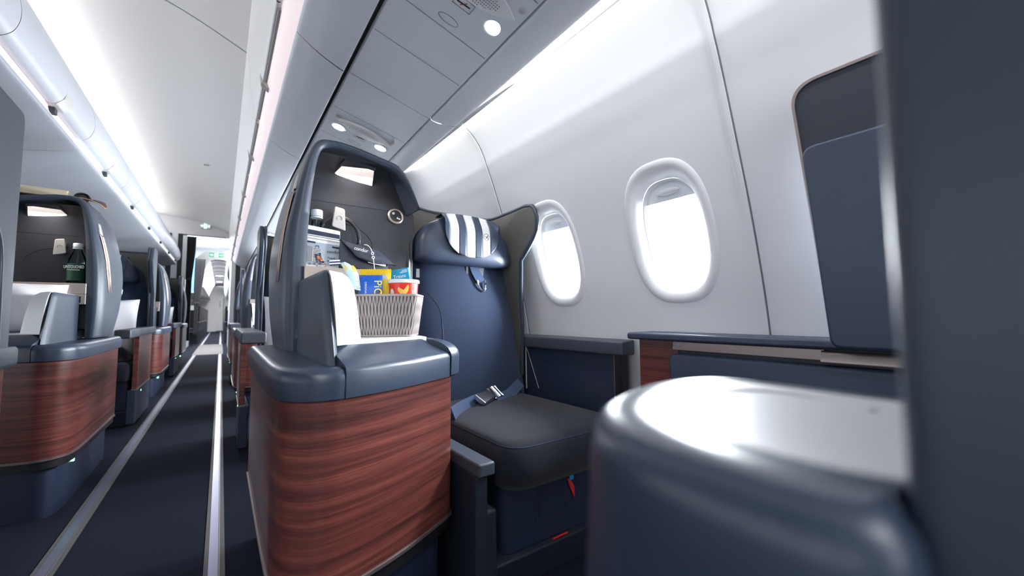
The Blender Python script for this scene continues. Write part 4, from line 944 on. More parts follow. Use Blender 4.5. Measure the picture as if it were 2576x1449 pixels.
# headphones hung under the hook
t = thing('headphones', 'black headphones hanging from the hook in the lit niche', 'headphones', (0.331, 1.50, 1.07))
mb = MB(); arc = [(0.331 + 0.067 * math.cos(a), 1.502, 1.070 + 0.070 * math.sin(a)) for a in [math.radians(-35 + 250 * k / 30) for k in range(31)]]
mb.tube(arc, 0.0062, 8, flat=1.4); mb.build('headband', BLACK, t)
for sgn in (-1, 1):
    mb = MB(); mb.tube([(0.331 + 0.067 * sgn * math.cos(math.radians(a)), 1.502, 1.070 + 0.070 * math.sin(math.radians(a))) for a in (28, 14, 0)], 0.0075, 8); mb.build('slider', SHELLD, t)
    mb = MB(); mb.lathe([(0.028, 0), (0.032, 0.006), (0.032, 0.016), (0.024, 0.022), (0, 0.022)], (0.331 + sgn * 0.050, 1.502, 1.018), (-sgn, 0, 0), 24); mb.build('ear_cup', BLACK, t)

# snack basket of grey wicker
BO = Vector((0.410, 1.238, 0.7258)); BR = Vector((0.83, -0.557, 0)).normalized(); BB = Vector((0.557, 0.83, 0)).normalized()
def bk(a, b, z): return BO + BR * a + BB * b + Vector((0, 0, z))
t = thing('snack_basket', 'grey woven basket full of snacks on the white console top', 'basket', tuple(BO))
BH = 0.131
def bring(h, ins=0.0, n=10):
    q = h / BH; hw = 0.081 + 0.0145 * q - ins; d0 = -0.006 * q + ins; d1 = 0.108 + 0.012 * q - ins
    return round_poly([(-hw, d0), (hw, d0), (hw, d1), (-hw, d1)], 0.016, n)
mb = MB(); hs = [0.0, 0.02, 0.06, 0.10, BH - 0.004]
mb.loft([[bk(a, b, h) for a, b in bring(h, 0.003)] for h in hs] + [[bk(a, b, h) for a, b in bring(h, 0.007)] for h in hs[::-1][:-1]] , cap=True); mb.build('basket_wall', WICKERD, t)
mb = MB(); NS = 112
def perim(h, s_):
    P = bring(h); P = P + [P[0]]; L = [0]
    for i in range(len(P) - 1): L.append(L[-1] + (Vector(P[i + 1]) - Vector(P[i])).length)
    x = (s_ % 1.0) * L[-1]
    for i in range(len(P) - 1):
        if x <= L[i + 1]:
            q = (x - L[i]) / max(1e-9, L[i + 1] - L[i]); a, b = Vector(P[i]), Vector(P[i + 1]); return a + (b - a) * q
    return Vector(P[0])
for i in range(NS):
    sg = 1 if i % 2 else -1; path = []
    for k in range(19):
        q = k / 18; h = 0.003 + (BH - 0.010) * q
        s_ = (i + 0.5 + sg * 0.36 * math.cos(math.pi * 2 * 1.5 * q)) / NS
        p = perim(h, s_); path.append(bk(p[0], p[1], h))
    mb.tube(path, 0.0021, 5)
mb.build('wicker_strands', WICKER, t)
mb = MB(); mb.tube([bk(a, b, BH - 0.003) for a, b in bring(BH, 0.001)], 0.0040, 8, closed_path=True); mb.build('rim', WICKER, t)
mb = MB(); mb.tube([bk(a, b, 0.003) for a, b in bring(0.0)], 0.0032, 6, closed_path=True); mb.build('foot_braid', WICKER, t)

# red snack tub
TC = bk(0.042, 0.056, 0); tz = 0.800
t = thing('snack_tub', 'round red snack tub with white lid in the basket', 'tub', (TC.x, TC.y, tz))
mb = MB(); mb.lathe([(0.040, 0.0), (0.044, 0.05), (0.0465, 0.095)], (TC.x, TC.y, tz), n=40); tub = mb.build('tub_body', RED, t)
mb = MB(); mb.lathe([(0.048, 0.0), (0.0505, 0.001), (0.0505, 0.009), (0.0485, 0.012), (0.044, 0.0115), (0.0, 0.011)], (TC.x, TC.y, tz + 0.0925), n=40); mb.build('lid', CAPW, t)
va = math.atan2(-TC.y, -TC.x)  # towards the aisle viewer
def tb(da, z, off=0.0008):
    a = va + da; r_l = 0.040 + (z / 0.095) * 0.0065 + off; return (TC.x + r_l * math.cos(a), TC.y + r_l * math.sin(a), tz + z)
def tub_patch(name, m, pts, off=0.0008):
    mb = MB(); c = (sum(p[0] for p in pts) / len(pts), sum(p[1] for p in pts) / len(pts))
    mb.loft([[tb(p[0], p[1], off) for p in pts], [tb(c[0] + (p[0] - c[0]) * .5, c[1] + (p[1] - c[1]) * .5, off) for p in pts], [tb(*c, off)] * len(pts)], cap=False); return mb.build(name, m, tub)
ch = [(-0.50, 0.072), (-0.42, 0.079), (-0.30, 0.070), (-0.12, 0.066), (0.06, 0.068), (0.14, 0.080), (0.20, 0.088), (0.26, 0.080), (0.20, 0.066), (0.0, 0.056), (-0.22, 0.055), (-0.40, 0.062)]
tub_patch('printed_chip', CHIPINK, catmull([(a * 1.0 + 0.10, z) for a, z in ch], 3, True), 0.0012)
tub_patch('printed_chip', CHIPINK, catmull([(a * .8 - 0.12, z - 0.026) for a, z in ch], 3, True), 0.0010)
tub_patch('printed_spot', WHITEINK, [(-0.88 + 0.22 * math.cos(q), 0.055 + 0.020 * math.sin(q)) for q in [k * math.pi / 8 for k in range(16)]], 0.0010)
for k in range(5):
    z = 0.050 + k * 0.0045; tub_patch('printed_line', WHITEINK, [(0.62, z), (0.92, z), (0.92, z + 0.0018), (0.62, z + 0.0018)], 0.0010)
# blue biscuit bar standing at the front of the basket
f, r_, u_, n_ = quad_plane(bk(-0.086, 0.012, 0.092), BR, (0.05, -0.10, 1))
t = thing('biscuit_pack', 'blue foil biscuit pack with yellow letters in the basket', 'snack pack', tuple(bk(-0.05, 0.014, 0.075)))
def foil(name, m, w_, h_, th, parent, ff, waves=6):
    mb = MB(); nx, nz = 10, 12; F = []; B = []
    for j in range(nz + 1):
        v = j / nz; puff = th * (math.sin(math.pi * min(1, max(0, (v - .06) / .88)))) ** 0.5 if 0.06 < v < 0.94 else 0.0008
        F.append([ff(w_ * i / nx, h_ * v, puff * (1 - (2 * i / nx - 1) ** 4) + 0.0008 * math.sin(i * 2.3 + j * 1.7)) for i in range(nx + 1)])
        B.append([ff(w_ * i / nx, h_ * v, -puff * (1 - (2 * i / nx - 1) ** 4) - 0.0008) for i in range(nx + 1)])
    mb.loft([a + b[::-1] for a, b in zip(F, B)]); return mb.build(name, m, parent, ang=50)
pb = foil('wrapper', BLUEPK, 0.074, 0.098, 0.008, t, f)
text('printed_name', 'PiCK', 0.034, f(0.052, 0.083, 0.0105), -u_, r_, YELLOWINK, pb, ext=0.0006, sx=0.98)
text('printed_word', 'ORIGINAL', 0.0085, f(0.023, 0.078, 0.0105), -u_, r_, WHITEINK, pb, ext=0.0005)
def fpatch(name, m, pts, parent, d):
    mb = MB(); mb.loft([[f(a, b, d) for a, b in pts], [f(a, b, d - .0008) for a, b in pts]]); return mb.build(name, m, parent, smooth=False)
fpatch('printed_biscuit', BROWNINK, [(0.058, 0.015), (0.073, 0.015), (0.073, 0.062), (0.058, 0.040)], pb, 0.0075)
fpatch('printed_filling', CHIPINK, [(0.064, 0.015), (0.073, 0.015), (0.073, 0.050), (0.066, 0.038)], pb, 0.0082)
mb = MB(); mb.prism([(0, 0), (1, 0), (1, 1), (0, 1)], 0, 1) if False else None
top = [f(0.074 * i / 24, 0.098 + (0.002 if i % 2 else 0.0), 0.0) for i in range(25)]; bot = [f(0.074 * i / 24, 0.090, 0.0) for i in range(25)]
mb.loft([bot, top], closed=False, cap=False); mb.build('crimped_edge', BLUEPK, pb)
# yellow snack bag behind it
f, r_, u_, n_ = quad_plane(bk(-0.094, 0.034, 0.082), BR, (0.02, 0.05, 1))
t = thing('snack_bag', 'bright yellow snack bag peeping out behind the blue pack', 'snack bag', tuple(bk(-0.04, 0.034, 0.07)))
pb = foil('wrapper', YELLOWPK, 0.100, 0.130, 0.010, t, f)
top = [f(0.100 * i / 30, 0.130 + (0.003 if i % 2 else 0.0), 0.0) for i in range(31)]; bot = [f(0.1 * i / 30, 0.120, 0.001) for i in range(31)]
mb = MB(); mb.loft([bot, top], closed=False, cap=False); mb.build('crimped_edge', YELLOWPK, pb)
fpatch('printed_wave', WHITEINK, [(0.012, 0.104), (0.03, 0.110), (0.06, 0.107), (0.085, 0.113), (0.092, 0.100), (0.06, 0.098), (0.03, 0.099)], pb, 0.0085)
# teal treats box
f, r_, u_, n_ = quad_plane(bk(0.004, 0.072, 0.06), (BR * 0.97 + Vector((0, 0, 0.18))), (-0.10, 0.0, 1))
t = thing('treats_box', 'small teal card box leaning at the back of the basket', 'snack box', tuple(bk(0.04, 0.075, 0.06)))
mb = MB(); pts = [(0, 0), (0.078, 0), (0.078, 0.150), (0, 0.150)]
mb.loft([[f(a, b, 0) for a, b in pts], [f(a, b, -0.014) for a, b in pts]]); bx_ = mb.build('card_box', TEALPK, t, bevel=0.0012)
text('printed_name', 'Treats', 0.0155, f(0.026, 0.121, 0.0006), r_, u_, WHITEINK, bx_)
for k in range(3): fpatch('printed_line', WHITEINK, [(0.050 + .004 * k, 0.136 + .0035 * k), (0.074, 0.136 + .0035 * k), (0.074, 0.1375 + .0035 * k), (0.050 + .004 * k, 0.1375 + .0035 * k)], bx_, 0.0008)
fpatch('printed_spot', RED, [(0.050 + 0.014 * math.cos(q), 0.095 + 0.012 * math.sin(q)) for q in [k * math.pi / 8 for k in range(16)]], bx_, 0.0008)
# pale blue sachet hanging over the left side of the basket
t = thing('sweet_sachet', 'pale blue crinkled sachet between the divider and the basket', 'sachet', (0.31, 1.27, 0.86))
mb = MB(); A = catmull([(0.283, 1.268, 0.948), (0.294, 1.262, 0.925), (0.304, 1.258, 0.905), (0.312, 1.258, 0.870)], 4); B = catmull([(0.297, 1.268, 0.952), (0.318, 1.260, 0.938), (0.334, 1.256, 0.912), (0.340, 1.254, 0.866)], 4)
rows = [[(a[0] + (b[0] - a[0]) * q, a[1] + (b[1] - a[1]) * q - 0.008 * math.sin(math.pi * q) + 0.0015 * math.sin(i * 2.1 + q * 7), a[2] + (b[2] - a[2]) * q) for q in [k / 6 for k in range(7)]] for i, (a, b) in enumerate(zip(A, B))]
mb.loft(rows, closed=False, cap=False); wsa = mb.build('wrapper', PALEPK, t, ang=70); m_ = wsa.modifiers.new('solid', 'SOLIDIFY'); m_.thickness = 0.003
mb = MB(); mb.ribbon(catmull([(0.308, 1.2355, 0.936), (0.314, 1.2345, 0.93), (0.318, 1.233, 0.922)], 3), (1, 0, 0.3), 0.010, 0.001); mb.ribbon([(0.288, 1.2475, 0.938), (0.297, 1.2415, 0.925)], (1, 0, 0.3), 0.006, 0.001); mb.build('printed_gold', CHIPINK, wsa)
mb = MB()
for k in range(7):
    z = 0.902 - k * 0.005; mb.tube([(0.324 + 0.003 * math.sin(k * 2), 1.232, z), (0.336 + 0.003 * math.cos(k * 3), 1.2315, z + 0.003 * math.sin(k))], 0.0007, 4)
mb.build('printed_script', NAVYINK, wsa)
t = thing('ribbon_tag', 'little black and white striped ribbon above the sachet', 'ribbon', (0.28, 1.30, 0.943))
mb = MB(); f, r_, u_, n_ = quad_plane((0.264, 1.315, 0.943), (0.95, -0.3, 0.10), (0, -0.2, 1))
for k in range(4):
    mb.loft([[f(a, b, 0) for a, b in ((0, .0042 * k), (0.030, .0042 * k), (0.030, .0042 * k + .0042), (0, .0042 * k + .0042))], [f(a, b, -0.0012) for a, b in ((0, .0042 * k), (0.030, .0042 * k), (0.030, .0042 * k + .0042), (0, .0042 * k + .0042))]], mi=k % 2)
mb.build('ribbon', [NAVYINK, WHITEINK], t, smooth=False)

# ------------------------------------------------------------------ seats that stand beside the aisle (wing, armrest, pillow)
def make_aisle_seat(fr, label, group, a0, a1, ax0, ax1, wing_back=1.55):
    t = make_seat(fr, label, group, 0.0)
    z = 1.0 / fr.sz
    mb = MB(); mb.prism(round_poly([(wing_back, 0.64), (wing_back, 1.365 * z), (1.33, 1.375 * z), (1.285, 1.27 * z), (1.36, 1.10 * z), (1.47, 0.98 * z), (1.49, 0.64)], [0, 0.03, 0.06, 0.05, 0.08, 0.05, 0]), 1.078, 1.104, 'x')
    mb.build('wing_panel', SHELL, t, fr, bevel=0.008, seg=3)
    mb = MB(); mb.prism(round_poly([(ax0, 0.655 * z), (ax1, 0.655 * z), (ax1, 0.712 * z), (ax0, 0.712 * z)], 0.012, 3), a0, a1, 'y'); mb.build('armrest_pad', PAD, t, fr, bevel=0.014, seg=3)
    d = 0.02
    mb = MB(); mb.box(ax1 - 0.05, ax1 - d, a0 + 0.52, a1 - 0.02, 0.268 * z, 0.657 * z); ap = mb.build('armrest_panel', WOOD, t, fr, bevel=0.004)
    mb = MB(); mb.box(ax1 - 0.052, ax1 - d + 0.002, a0 + 0.52, a1 - 0.02, 0.262 * z, 0.270 * z); mb.build('metal_strip', BRUSH, ap, fr)
    mb = MB(); mb.box(ax1 - 0.07, ax1 - d - 0.004, a0 + 0.51, a1 + 0.02, 0.02, 0.263 * z); mb.build('lower_panel', NAVYP, ap, fr, bevel=0.006)
    mb = MB(); mb.box(ax1 - 0.035, ax1 - d - 0.003, a0 + 0.74, a0 + 0.752, 0.225 * z, 0.236 * z); mb.build('indicator_light', GREENLED, ap, fr)
    return t
def pillow(name, label, group, c, w_, h_, th, rx, rz, tagm=None):
    t_ = thing(name, label, 'pillow', c, group); MX = Matrix.Rotation(rz, 4, 'Z') @ Matrix.Rotation(rx, 4, 'X')
    mb = MB(); n = 18
    def pt(u, v, s_):
        px = 1 - 0.06 * (1 - v * v); pz = 1 - 0.06 * (1 - u * u)
        tt = th * 0.5 * (max(0, 1 - u ** 4) ** 0.55) * (max(0, 1 - v ** 4) ** 0.55) + 0.0015
        tt += 0.012 * math.sin(5 * u + 3 * v) * (1 - u * u) * (1 - v * v)
        p = MX @ Vector((u * w_ / 2 * px, s_ * tt, v * h_ / 2 * pz)); return (c[0] + p.x, c[1] + p.y, c[2] + p.z)
    rows = []
    for j in range(n + 1):
        v = -1 + 2 * j / n
        rows.append([pt(-1 + 2 * i / n, v, -1) for i in range(n + 1)] + [pt(1 - 2 * i / n, v, 1) for i in range(n + 1)])
    mb.loft(rows); mb.build('pillow_case', LINENW, t_, ang=80)
    if tagm:
        mb = MB(); P = lambda x, z: MX @ Vector((x, -0.012, z)) + Vector(c)
        mb.loft([[P(x, z) for x, z in tagm], [P(x, z) + Vector((0, 0.002, 0)) for x, z in tagm]]); mb.build('label_tag', BLACK, t_, smooth=False)
    return t_

FL = Fr(-1, -0.38, 1.48)
left_console = make_console(FL, 'red wood console left of the aisle, nearest of its row, below the green-labelled bottle', 'wood-fronted aisle consoles')
area_light('niche_lamp', (0.375, 1.455, 1.285), (0.05, 0.45, -1), 0.10, 0.06, 0.45, (1.0, 0.86, 0.74))
area_light('niche_lamp', (-0.715, 2.905, 1.300), (-0.05, 0.45, -1), 0.10, 0.06, 0.45, (1.0, 0.86, 0.74))
left_shell = make_shell(Fr(-1, -0.34, 1.45, 1.012), 'dark shell left of the aisle with a book lying on top', 'privacy shells beside the aisle')
for k, (dy, nm) in enumerate(((2.95, 'second'), (5.75, 'third'))):
    copy_tree(left_console, None, (0, dy, 0), 'red wood console left of the aisle, %s from the front' % nm)
    copy_tree(left_shell, None, (0, dy, 0), 'dark shell left of the aisle, %s from the front, nothing on top' % nm)
for k, (dy, nm) in enumerate(((2.95, 'second'), (5.75, 'third'))):
    copy_tree(main_console, None, (0, dy, 0), 'red wood console right of the aisle, %s of its row, farther back than the basket' % nm)
    copy_tree(main_shell, None, (0, dy, 0), 'slate shell right of the aisle, %s of its row, farther back than the basket' % nm)
LB = 1.08
FB = Fr(1, -1.57, 3.10, LB)
seat_l = make_aisle_seat(FB, 'navy seat with white pillow left of the aisle behind the bottle shell', 'passenger seats', 0.40, 1.60, 1.03, 1.11)
copy_tree(seat_l, None, (0, -2.95, 0), 'seat at the left edge of the picture, only its dark wing and armrest end showing')
copy_tree(seat_l, None, (0, 2.95, 0), 'navy seat left of the aisle, farthest back before the striped wall')
FRB = Fr(-1, 1.285, 1.65, LB)
seat_r = make_aisle_seat(FRB, 'navy seat with white pillow right of the aisle just behind the tall slate shell', 'passenger seats', 0.72, 1.66, 1.095, 1.205)
copy_tree(seat_r, None, (0, 2.95, 0), 'navy seat right of the aisle, second behind the tall slate shell')

# things on and in the nearest left-hand console and shell
t, lb = bottle('water_bottle', 'clear bottle with dark green label in the dark niche on the left', (-0.603, 2.945), 0.034, 0.9575, 1.168, 0.976, 1.062, GREENLB, 0.144)
text('printed_name', 'UNTOUCHED', 0.0205, (-0.640, 2.900, 1.036), (0.93, -0.30, 0), (0, 0, 1), WHITEINK, lb, ext=0.0004, sx=0.62)
mb = MB(); mb.box(-0.630, -0.585, 2.9085, 2.9100, 1.028, 1.031); mb.build('printed_line', WHITEINK, lb, smooth=False)
pillow('pillow', 'white pillow with a small black tag on the nearest left-hand console', 'white pillows', (-0.745, 2.78, 0.838), 0.30, 0.235, 0.15, math.radians(-18), math.radians(10), [(0.075, -0.098), (0.135, -0.078), (0.13, -0.058), (0.07, -0.078)])
pillow('pillow', 'large white pillow propped on the seat behind the bottle shell, left of the aisle', 'white pillows', (-0.76, 4.40, 0.71), 0.44, 0.46, 0.16, math.radians(-12), math.radians(4))
pillow('pillow', 'white pillow on the farthest left seat before the striped wall', 'white pillows', (-0.76, 7.35, 0.71), 0.44, 0.46, 0.16, math.radians(-12), math.radians(4))
pillow('pillow', 'white pillow right of the aisle, beside the tall slate shell', 'white pillows', (0.43, 2.90, 0.70), 0.44, 0.44, 0.16, math.radians(-12), math.radians(-4))
pillow('pillow', 'white pillow right of the aisle, farther back of two', 'white pillows', (0.43, 5.85, 0.70), 0.44, 0.44, 0.16, math.radians(-12), math.radians(-4))
t = thing('folded_blanket', 'crumpled black blanket on the seat below the large left-hand pillow', 'blanket', (-0.62, 4.15, 0.475))
mb = MB(); rows = []
for j in range(9):
    v = j / 8; rows.append([(-0.86 + 0.32 * i / 10, 4.03 + 0.24 * v + 0.01 * math.sin(i * 1.7), 0.478 + (0.10 + 0.012 * math.sin(i * 1.3 + j)) * (math.sin(math.pi * min(1, max(0.0, v)))) ** 0.4 * (1 - abs(2 * i / 10 - 1) ** 6)) for i in range(11)] + [(-0.54 - 0.32 * i / 10, 4.03 + 0.24 * v, 0.476) for i in range(11)])
mb.loft(rows).build('blanket', CURTAIN, t, ang=80)
# book, eye-mask case and lens on top of that shell
SHT = 1.394
t = thing('book', 'thick cream-paged book lying flat on the left-hand shell', 'book', (-0.80, 3.06, SHT))
bq = [(-0.95, 2.925), (-0.655, 2.945), (-0.667, 3.11), (-0.96, 3.09)]
def bkz(x): return SHT + 0.0045 * 0 - 0.10 * min(0, x + 0.80) * 0
mb = MB(); mb.prism(bq, SHT + 0.003, SHT + 0.036); mb.build('pages', CREAM, t, bevel=0.001)
mb = MB(); mb.prism([(x + (0.003 if x > -.8 else -.003), y + (0.002 if y > 3.06 else -.002)) for x, y in bq], SHT, SHT + 0.0035); mb.build('back_cover', BROWN, t)
mb = MB(); mb.prism([(x + (0.003 if x > -.8 else -.003), y + (0.002 if y > 3.06 else -.002)) for x, y in bq], SHT + 0.0355, SHT + 0.039); mb.build('front_cover', CREAM, t)
t = thing('leather_case', 'tan leather case with brown lining lying open on the left-hand shell', 'case', (-0.62, 3.06, SHT - 0.012))
mb = MB(); A = catmull([(-0.660, 2.98, 1.402), (-0.620, 2.95, 1.408), (-0.575, 2.94, 1.402), (-0.535, 2.95, 1.386), (-0.520, 2.97, 1.372)], 5); B = catmull([(-0.660, 3.06, 1.400), (-0.620, 3.08, 1.424), (-0.575, 3.09, 1.430), (-0.535, 3.07, 1.414), (-0.518, 3.01, 1.378)], 5)
mb.loft([A, [((a[0] + b[0]) / 2, (a[1] + b[1]) / 2, (a[2] + b[2]) / 2 - 0.006) for a, b in zip(A, B)], B], closed=False, cap=False); cs = mb.build('outer_leather', TAN, t, ang=70); m_ = cs.modifiers.new('solid', 'SOLIDIFY'); m_.thickness = 0.004
mb = MB(); q = lambda a, b, s_: (a[0] + (b[0] - a[0]) * s_, a[1] + (b[1] - a[1]) * s_, a[2] + (b[2] - a[2]) * s_ - 0.004 * math.sin(math.pi * s_) + 0.0035)
mb.loft([[q(a, b, s_) for a, b in zip(A[8:], B[8:])] for s_ in (0.12, 0.5, 0.9)], closed=False, cap=False); mb.build('lining', BROWN, cs, ang=70)
t = thing('camera_lens', 'small black lens lying between the book and the tan case', 'lens', (-0.675, 3.16, SHT))
mb = MB(); mb.lathe([(0.030, 0), (0.034, 0.004), (0.034, 0.03), (0.030, 0.038), (0.024, 0.040), (0.022, 0.032), (0.0, 0.03)], (-0.640, 3.135, SHT + 0.034), (0.25, -0.9, 0.3), 28); mb.build('barrel', BLACK, t)
mb = MB(); mb.lathe([(0.014, 0.034), (0.013, 0.037), (0, 0.0375)], (-0.640, 3.135, SHT + 0.034), (0.25, -0.9, 0.3), 20); mb.build('front_glass', SHELLD, t)
mb = MB(); mb.box(-0.67, -0.60, 3.115, 3.17, SHT - 0.004, SHT + 0.004); mb.build('cap_strap', BLACK, t, bevel=0.003)

# ------------------------------------------------------------------ cabin divider, galley and the economy cabin far back
FY = 9.55
mb = MB(); mb.prism([(-0.70, 2.325), (0.10, 2.315), (0.10, 2.45), (-0.2, 2.60), (-0.76, 2.72), (-2.3, 2.72), (-2.3, 2.33), (-0.70, 2.33)], FY, FY + 0.05, 'y'); struct('wall_header', mb, WHITE)
mb = MB(); mb.box(-0.66, 0.03, FY - 0.012, FY, 2.308, 2.322); struct('trim_60', mb, STRIPEB)
def stripes(name, xs, z0, z1, y, first):
    mb = MB()
    for k in range(len(xs) - 1): mb.box(xs[k], xs[k + 1], y, y + 0.04, z0, z1, mi=(k + first) % 2)
    o = mb.build(name, [WHITE, STRIPEB], smooth=False); o['kind'] = 'structure'
stripes('wall_striped_left', [-2.3, -1.9, -1.6, -1.35, -1.16, -1.07, -0.985, -0.92, -0.852, -0.775, -0.69, -0.62, -0.56], 0.0, 2.33, FY, 1)
stripes('wall_striped_right', [0.13, 0.20, 0.28, 0.36, 0.44, 0.6, 0.8, 1.0, 1.2], 0.0, 2.35, FY + 0.02, 0)
def exit_sign(name, label, x0, x1, y, z0, z1, body, ink):
    t = thing(name, label, 'exit sign', ((x0 + x1) / 2, y, z0))
    mb = MB(); mb.box(x0, x1, y, y + 0.03, z0, z1); mb.build('sign_box', body, t, bevel=0.003)
    w3 = (x1 - x0) / 3; h = z1 - z0
    for k, sg in ((0, -1), (2, 1)):
        mb = MB(); cx_ = x0 + w3 * (k + .5); zc = (z0 + z1) / 2
        P = [(-.36, 0), (-.08, .28), (-.08, .10), (.34, .10), (.34, -.10), (-.08, -.10), (-.08, -.28)]
        mb.prism([(cx_ + (-sg * -1) * -1 * p[0] * w3 * (1 if sg < 0 else -1) * -1, zc + p[1] * h) for p in P], y - 0.002, y, 'y'); mb.build('arrow', ink, t, smooth=False)
    mb = MB(); cx_ = (x0 + x1) / 2; zc = (z0 + z1) / 2
    mb.box(cx_ - w3 * .42, cx_ + w3 * .42, y - 0.0015, y, z0 + h * .08, z1 - h * .08); pn = mb.build('figure_panel', ink, t, smooth=False)
    mb = MB()
    for a, b in (((-.05, .18), (0.0, -.05)), ((0, -.05), (.18, -.32)), ((0, -.05), (-.2, -.25)), ((-.05, .14), (.2, .05)), ((-.05, .14), (-.25, .02))):
        mb.tube([(cx_ + a[0] * w3, y - 0.003, zc + a[1] * h), (cx_ + b[0] * w3, y - 0.003, zc + b[1] * h)], 0.006, 5)
    mb.lathe([(0.010, 0), (0.010, 0.002)], (cx_ - .02 * w3, y - 0.004, zc + .32 * h), (0, -1, 0), 12); mb.build('running_figure', body, pn, smooth=False)
exit_sign('exit_sign', 'pale green lit sign high on the white cabin divider', -0.375, -0.22, FY - 0.03, 2.455, 2.565, WHITE, GREENL)
exit_sign('exit_sign', 'dark green sign with arrows hanging farther back over the aisle', -0.335, -0.005, 14.4, 2.515, 2.63, GREENS, GREENL)
def curtain(name, label, top, tie, y, bottom_z):
    t = thing(name, label, 'curtain', ((tie[0] + tie[1]) / 2, y, bottom_z), 'aisle curtains')
    mb = MB(); rows = []
    for j in range(25):
        q = j / 24; z = top[2] + (bottom_z - top[2]) * q
        zt = (top[2] - tie[2]) / (top[2] - bottom_z)
        s_ = min(1, q / zt); s_ = s_ ** 1.6
        x0 = top[0] + (tie[0] - top[0]) * s_; x1 = top[1] + (tie[1] - top[1]) * s_
        rows.append([(x0 + (x1 - x0) * i / 40, y + 0.022 * math.sin(i / 40 * 14 * math.pi) * (1 - 0.4 * s_) , z) for i in range(41)])
    mb.loft(rows, closed=False, cap=False); o = mb.build('cloth', CURTAIN, t, ang=80); m_ = o.modifiers.new('solid', 'SOLIDIFY'); m_.thickness = 0.006
    mb = MB(); mb.tube([(tie[0] - 0.01, y - 0.04, tie[2]), ((tie[0] + tie[1]) / 2, y - 0.05, tie[2] - 0.01), (tie[1] + 0.01, y - 0.04, tie[2])], 0.012, 6); mb.build('tie_back', STRIPEB, t)
    mb = MB(); mb.tube([(top[0] - 0.11, y, top[2] + 0.005), (top[1] + 0.01, y, top[2] + 0.005)], 0.008, 6); mb.build('curtain_rail', STRIPEB, t)
curtain('curtain', 'gathered black curtain hanging from the cabin divider', (-0.665, -0.43, 2.295), (-0.56, -0.475, 1.50), FY + 0.10, 0.35)
curtain('curtain', 'second black curtain, farther back beside the blue panel', (-0.60, -0.365, 2.27), (-0.56, -0.475, 1.15), 13.0, 0.3)
t = thing('blue_panel', 'narrow glowing blue panel between the two black curtains', 'panel', (-0.63, 12.7, 1.4))
mb = MB(); mb.box(-0.655, -0.575, 12.7, 12.74, 1.42, 2.36, 0); mb.build('panel', mat('blue_glow', S(90, 150, 220), 0.4, emit=(0.15, 0.35, 0.85), es=0.6), t, bevel=0.004)
mb = MB(); mb.box(-0.66, -0.57, 12.705, 12.75, 1.39, 1.42); mb.build('panel_foot', PLIGHT, t)
# galley walls and ceiling between the cabins
mb = MB(); mb.box(0.16, 0.22, FY + 0.4, 14.3, 0, 2.75); struct('wall_galley_right', mb, PSUM)
mb = MB(); mb.box(-0.80, -0.70, 10.2, 14.3, 0, 2.75); struct('wall_galley_left', mb, PSUM)
mb = MB(); mb.box(-0.80, 0.22, FY + 0.05, 14.45, 2.72, 2.76); struct('ceiling_galley', mb, CEILM)
mb = MB(); mb.prism([(-0.70, 2.40), (-0.45, 2.66), (0.16, 2.60), (0.16, 2.72), (-0.70, 2.72)], 14.40, 14.46, 'y'); struct('wall_galley_header', mb, WHITE)
area_light('galley_ceiling_lamp', (-0.3, 12.0, 2.70), (0, 0, -1), 0.6, 3.0, 45)
# economy cabin
EY0, EY1 = 14.46, 26.8
ec = catmull([(-0.30, 2.41), (-0.20, 2.445), (-0.09, 2.455), (0.02, 2.445), (0.08, 2.42)], 4)
mb = MB(); mb.loft([[(x, y, z) for x, z in ec] for y in (EY0, EY1)], closed=False, cap=False); struct('ceiling_economy', mb, DGREY)
for k in range(9):
    y = EY0 + 0.5 + k * 1.3; mb = MB(); mb.loft([[(x, y + s_, z - 0.004) for x, z in ec] for s_ in (-0.035, 0.035)], closed=False, cap=False); struct('trim_%d' % (61 + k), mb, PSUM)
mb = MB(); mb.loft([[(x, y, z) for x, z in catmull([(-0.29, 2.42), (-0.36, 2.3), (-0.46, 2.02), (-0.52, 1.84), (-0.58, 1.76), (-0.75, 1.72), (-3.8, 1.66)], 4)] for y in (EY0, EY1)], closed=False, cap=False); struct('wall_economy_bins_left', mb, BINW, ang=50)
mb = MB(); mb.loft([[(x, y, z) for x, z in catmull([(0.075, 2.425), (0.085, 2.2), (0.11, 1.98), (0.15, 1.84), (0.25, 1.76), (0.9, 1.62)], 4)] for y in (EY0, EY1)], closed=False, cap=False); struct('wall_economy_bins_right', mb, BINW, ang=50)
mb = MB(); mb.box(-3.8, 1.2, FY + 0.05, 27, 2.78, 2.82); struct('ceiling_back', mb, CEILM)
area_light('economy_lamp', (-0.2, 20.0, 2.36), (-0.15, 0, -1), 0.25, 10.0, 110)
for k, (x, y) in enumerate(((-0.55, 15.6), (-0.1, 20.0), (-0.12, 23.5))):
    t = thing('ceiling_light', 'oval white ceiling light far down the economy aisle, %s of three' % ORD[k], 'ceiling light', (x, y, 1.78 if k == 0 else 2.40), 'economy ceiling lights')
    zc = 1.735 if k == 0 else 2.44
    mb = MB(); mb.lathe([(0.13, 0.0), (0.12, -0.012), (0, -0.016)], (x, y, zc), n=24); mb.build('diffuser', LAMPC, t)
    mb = MB(); mb.lathe([(0.14, 0.004), (0.14, -0.006), (0.128, -0.008)], (x, y, zc), n=24, cap=False); mb.build('bezel', WHITE, t)
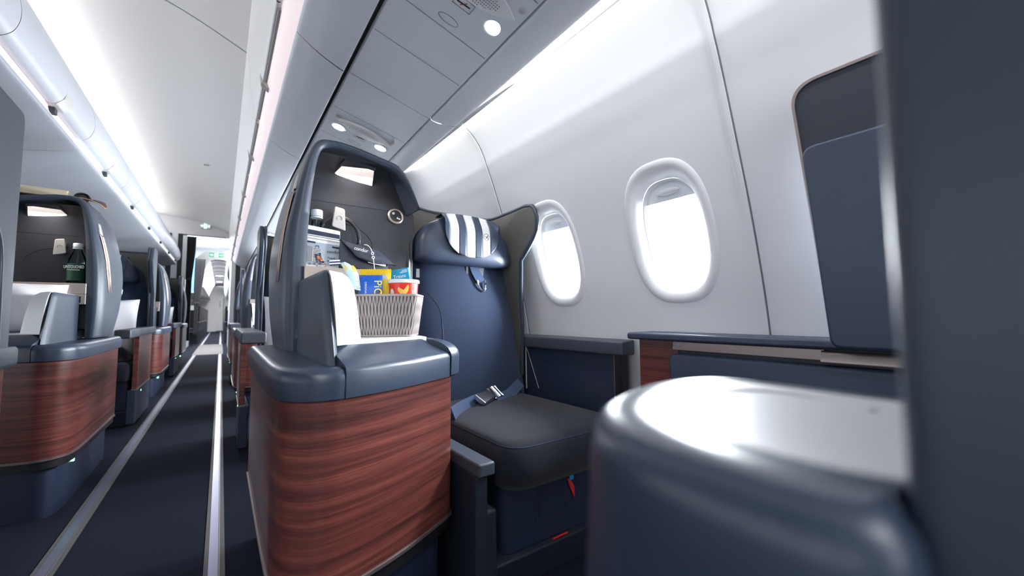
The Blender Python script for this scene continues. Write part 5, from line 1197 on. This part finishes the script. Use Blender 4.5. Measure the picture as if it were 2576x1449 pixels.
def economy_row(sx, x0, label, group, y):
    t = thing('economy_seat', label, 'seat', (x0 + sx * 0.25, y, 0.0), group)
    a, b = sorted((x0, x0 + sx * 0.50))
    mb = MB(); mb.box(a + 0.03, b - 0.03, y, y + 0.45, 0.36, 0.46); mb.build('seat_cushion', FABRIC, t, bevel=0.02)
    mb = MB(); mb.prism([(y + 0.42, 0.44), (y + 0.53, 0.44), (y + 0.66, 1.12), (y + 0.58, 1.13)], a + 0.02, b - 0.02, 'x'); mb.build('backrest', CURTAIN, t, bevel=0.02)
    mb = MB(); mb.prism([(y + 0.535, 0.92), (y + 0.66, 1.13), (y + 0.575, 1.137)], a + 0.08, b - 0.08, 'x'); mb.build('headrest_cover', LINENW, t)
    xa = x0 + sx * 0.02
    mb = MB(); mb.box(min(xa, xa + sx * 0.05), max(xa, xa + sx * 0.05), y + 0.05, y + 0.5, 0.60, 0.635); mb.build('armrest', SHELLD, t, bevel=0.008)
    mb = MB(); mb.box(min(xa, xa + sx * 0.04), max(xa, xa + sx * 0.04), y + 0.1, y + 0.5, 0.0, 0.60); mb.build('side_frame', NAVYD, t)
    return t
eL = economy_row(-1, -0.50, 'economy seat with white headrest cover left of the aisle, first of its line', 'economy seats left of the aisle', 15.0)
for k in range(1, 12): copy_tree(eL, None, (0, 0.82 * k, 0), 'economy seat with white headrest cover left of the aisle, %s of its line' % ORD[k])
eR = economy_row(1, 0.08, 'economy seat with white headrest cover right of the aisle, first of its line', 'economy seats right of the aisle', 15.0)
for k in range(1, 12): copy_tree(eR, None, (0, 0.82 * k, 0), 'economy seat with white headrest cover right of the aisle, %s of its line' % ORD[k])
t = struct('door_1', MB().box(-0.20, 0.07, 26.6, 26.65, 0.05, 1.85), WHITE)
mb = MB(); mb.box(-0.12, -0.03, 26.58, 26.6, 1.30, 1.65); mb.build('door_notice', PLIGHT, t)

# windows of the far left-hand wall
PANE = mat('daylit_pane', S(240, 245, 250), 0.3, emit=(0.9, 0.95, 1.0), es=2.0)
for k in range(6):
    y = -1.8 + 1.6 * k; mb = MB(); rings = []
    for a, b, off in ((0.155, 0.225, 0.0), (0.14, 0.21, 0.012), (0.11, 0.175, -0.004)):
        rings.append([(-3.85 + off + 0.002, y + p[0], 1.05 + p[1]) for p in (sup(a, b, 2 * math.pi * j / 48) for j in range(48))])
    wf = struct('window_%d' % (30 + k), mb.loft(rings, cap=False), WALLM)
    mb = MB(); mb.add([(-3.852, y + p[0], 1.05 + p[1]) for p in (sup(0.112, 0.177, 2 * math.pi * j / 48) for j in range(48))], [tuple(range(48))]); mb.build('pane', PANE, wf, smooth=False)
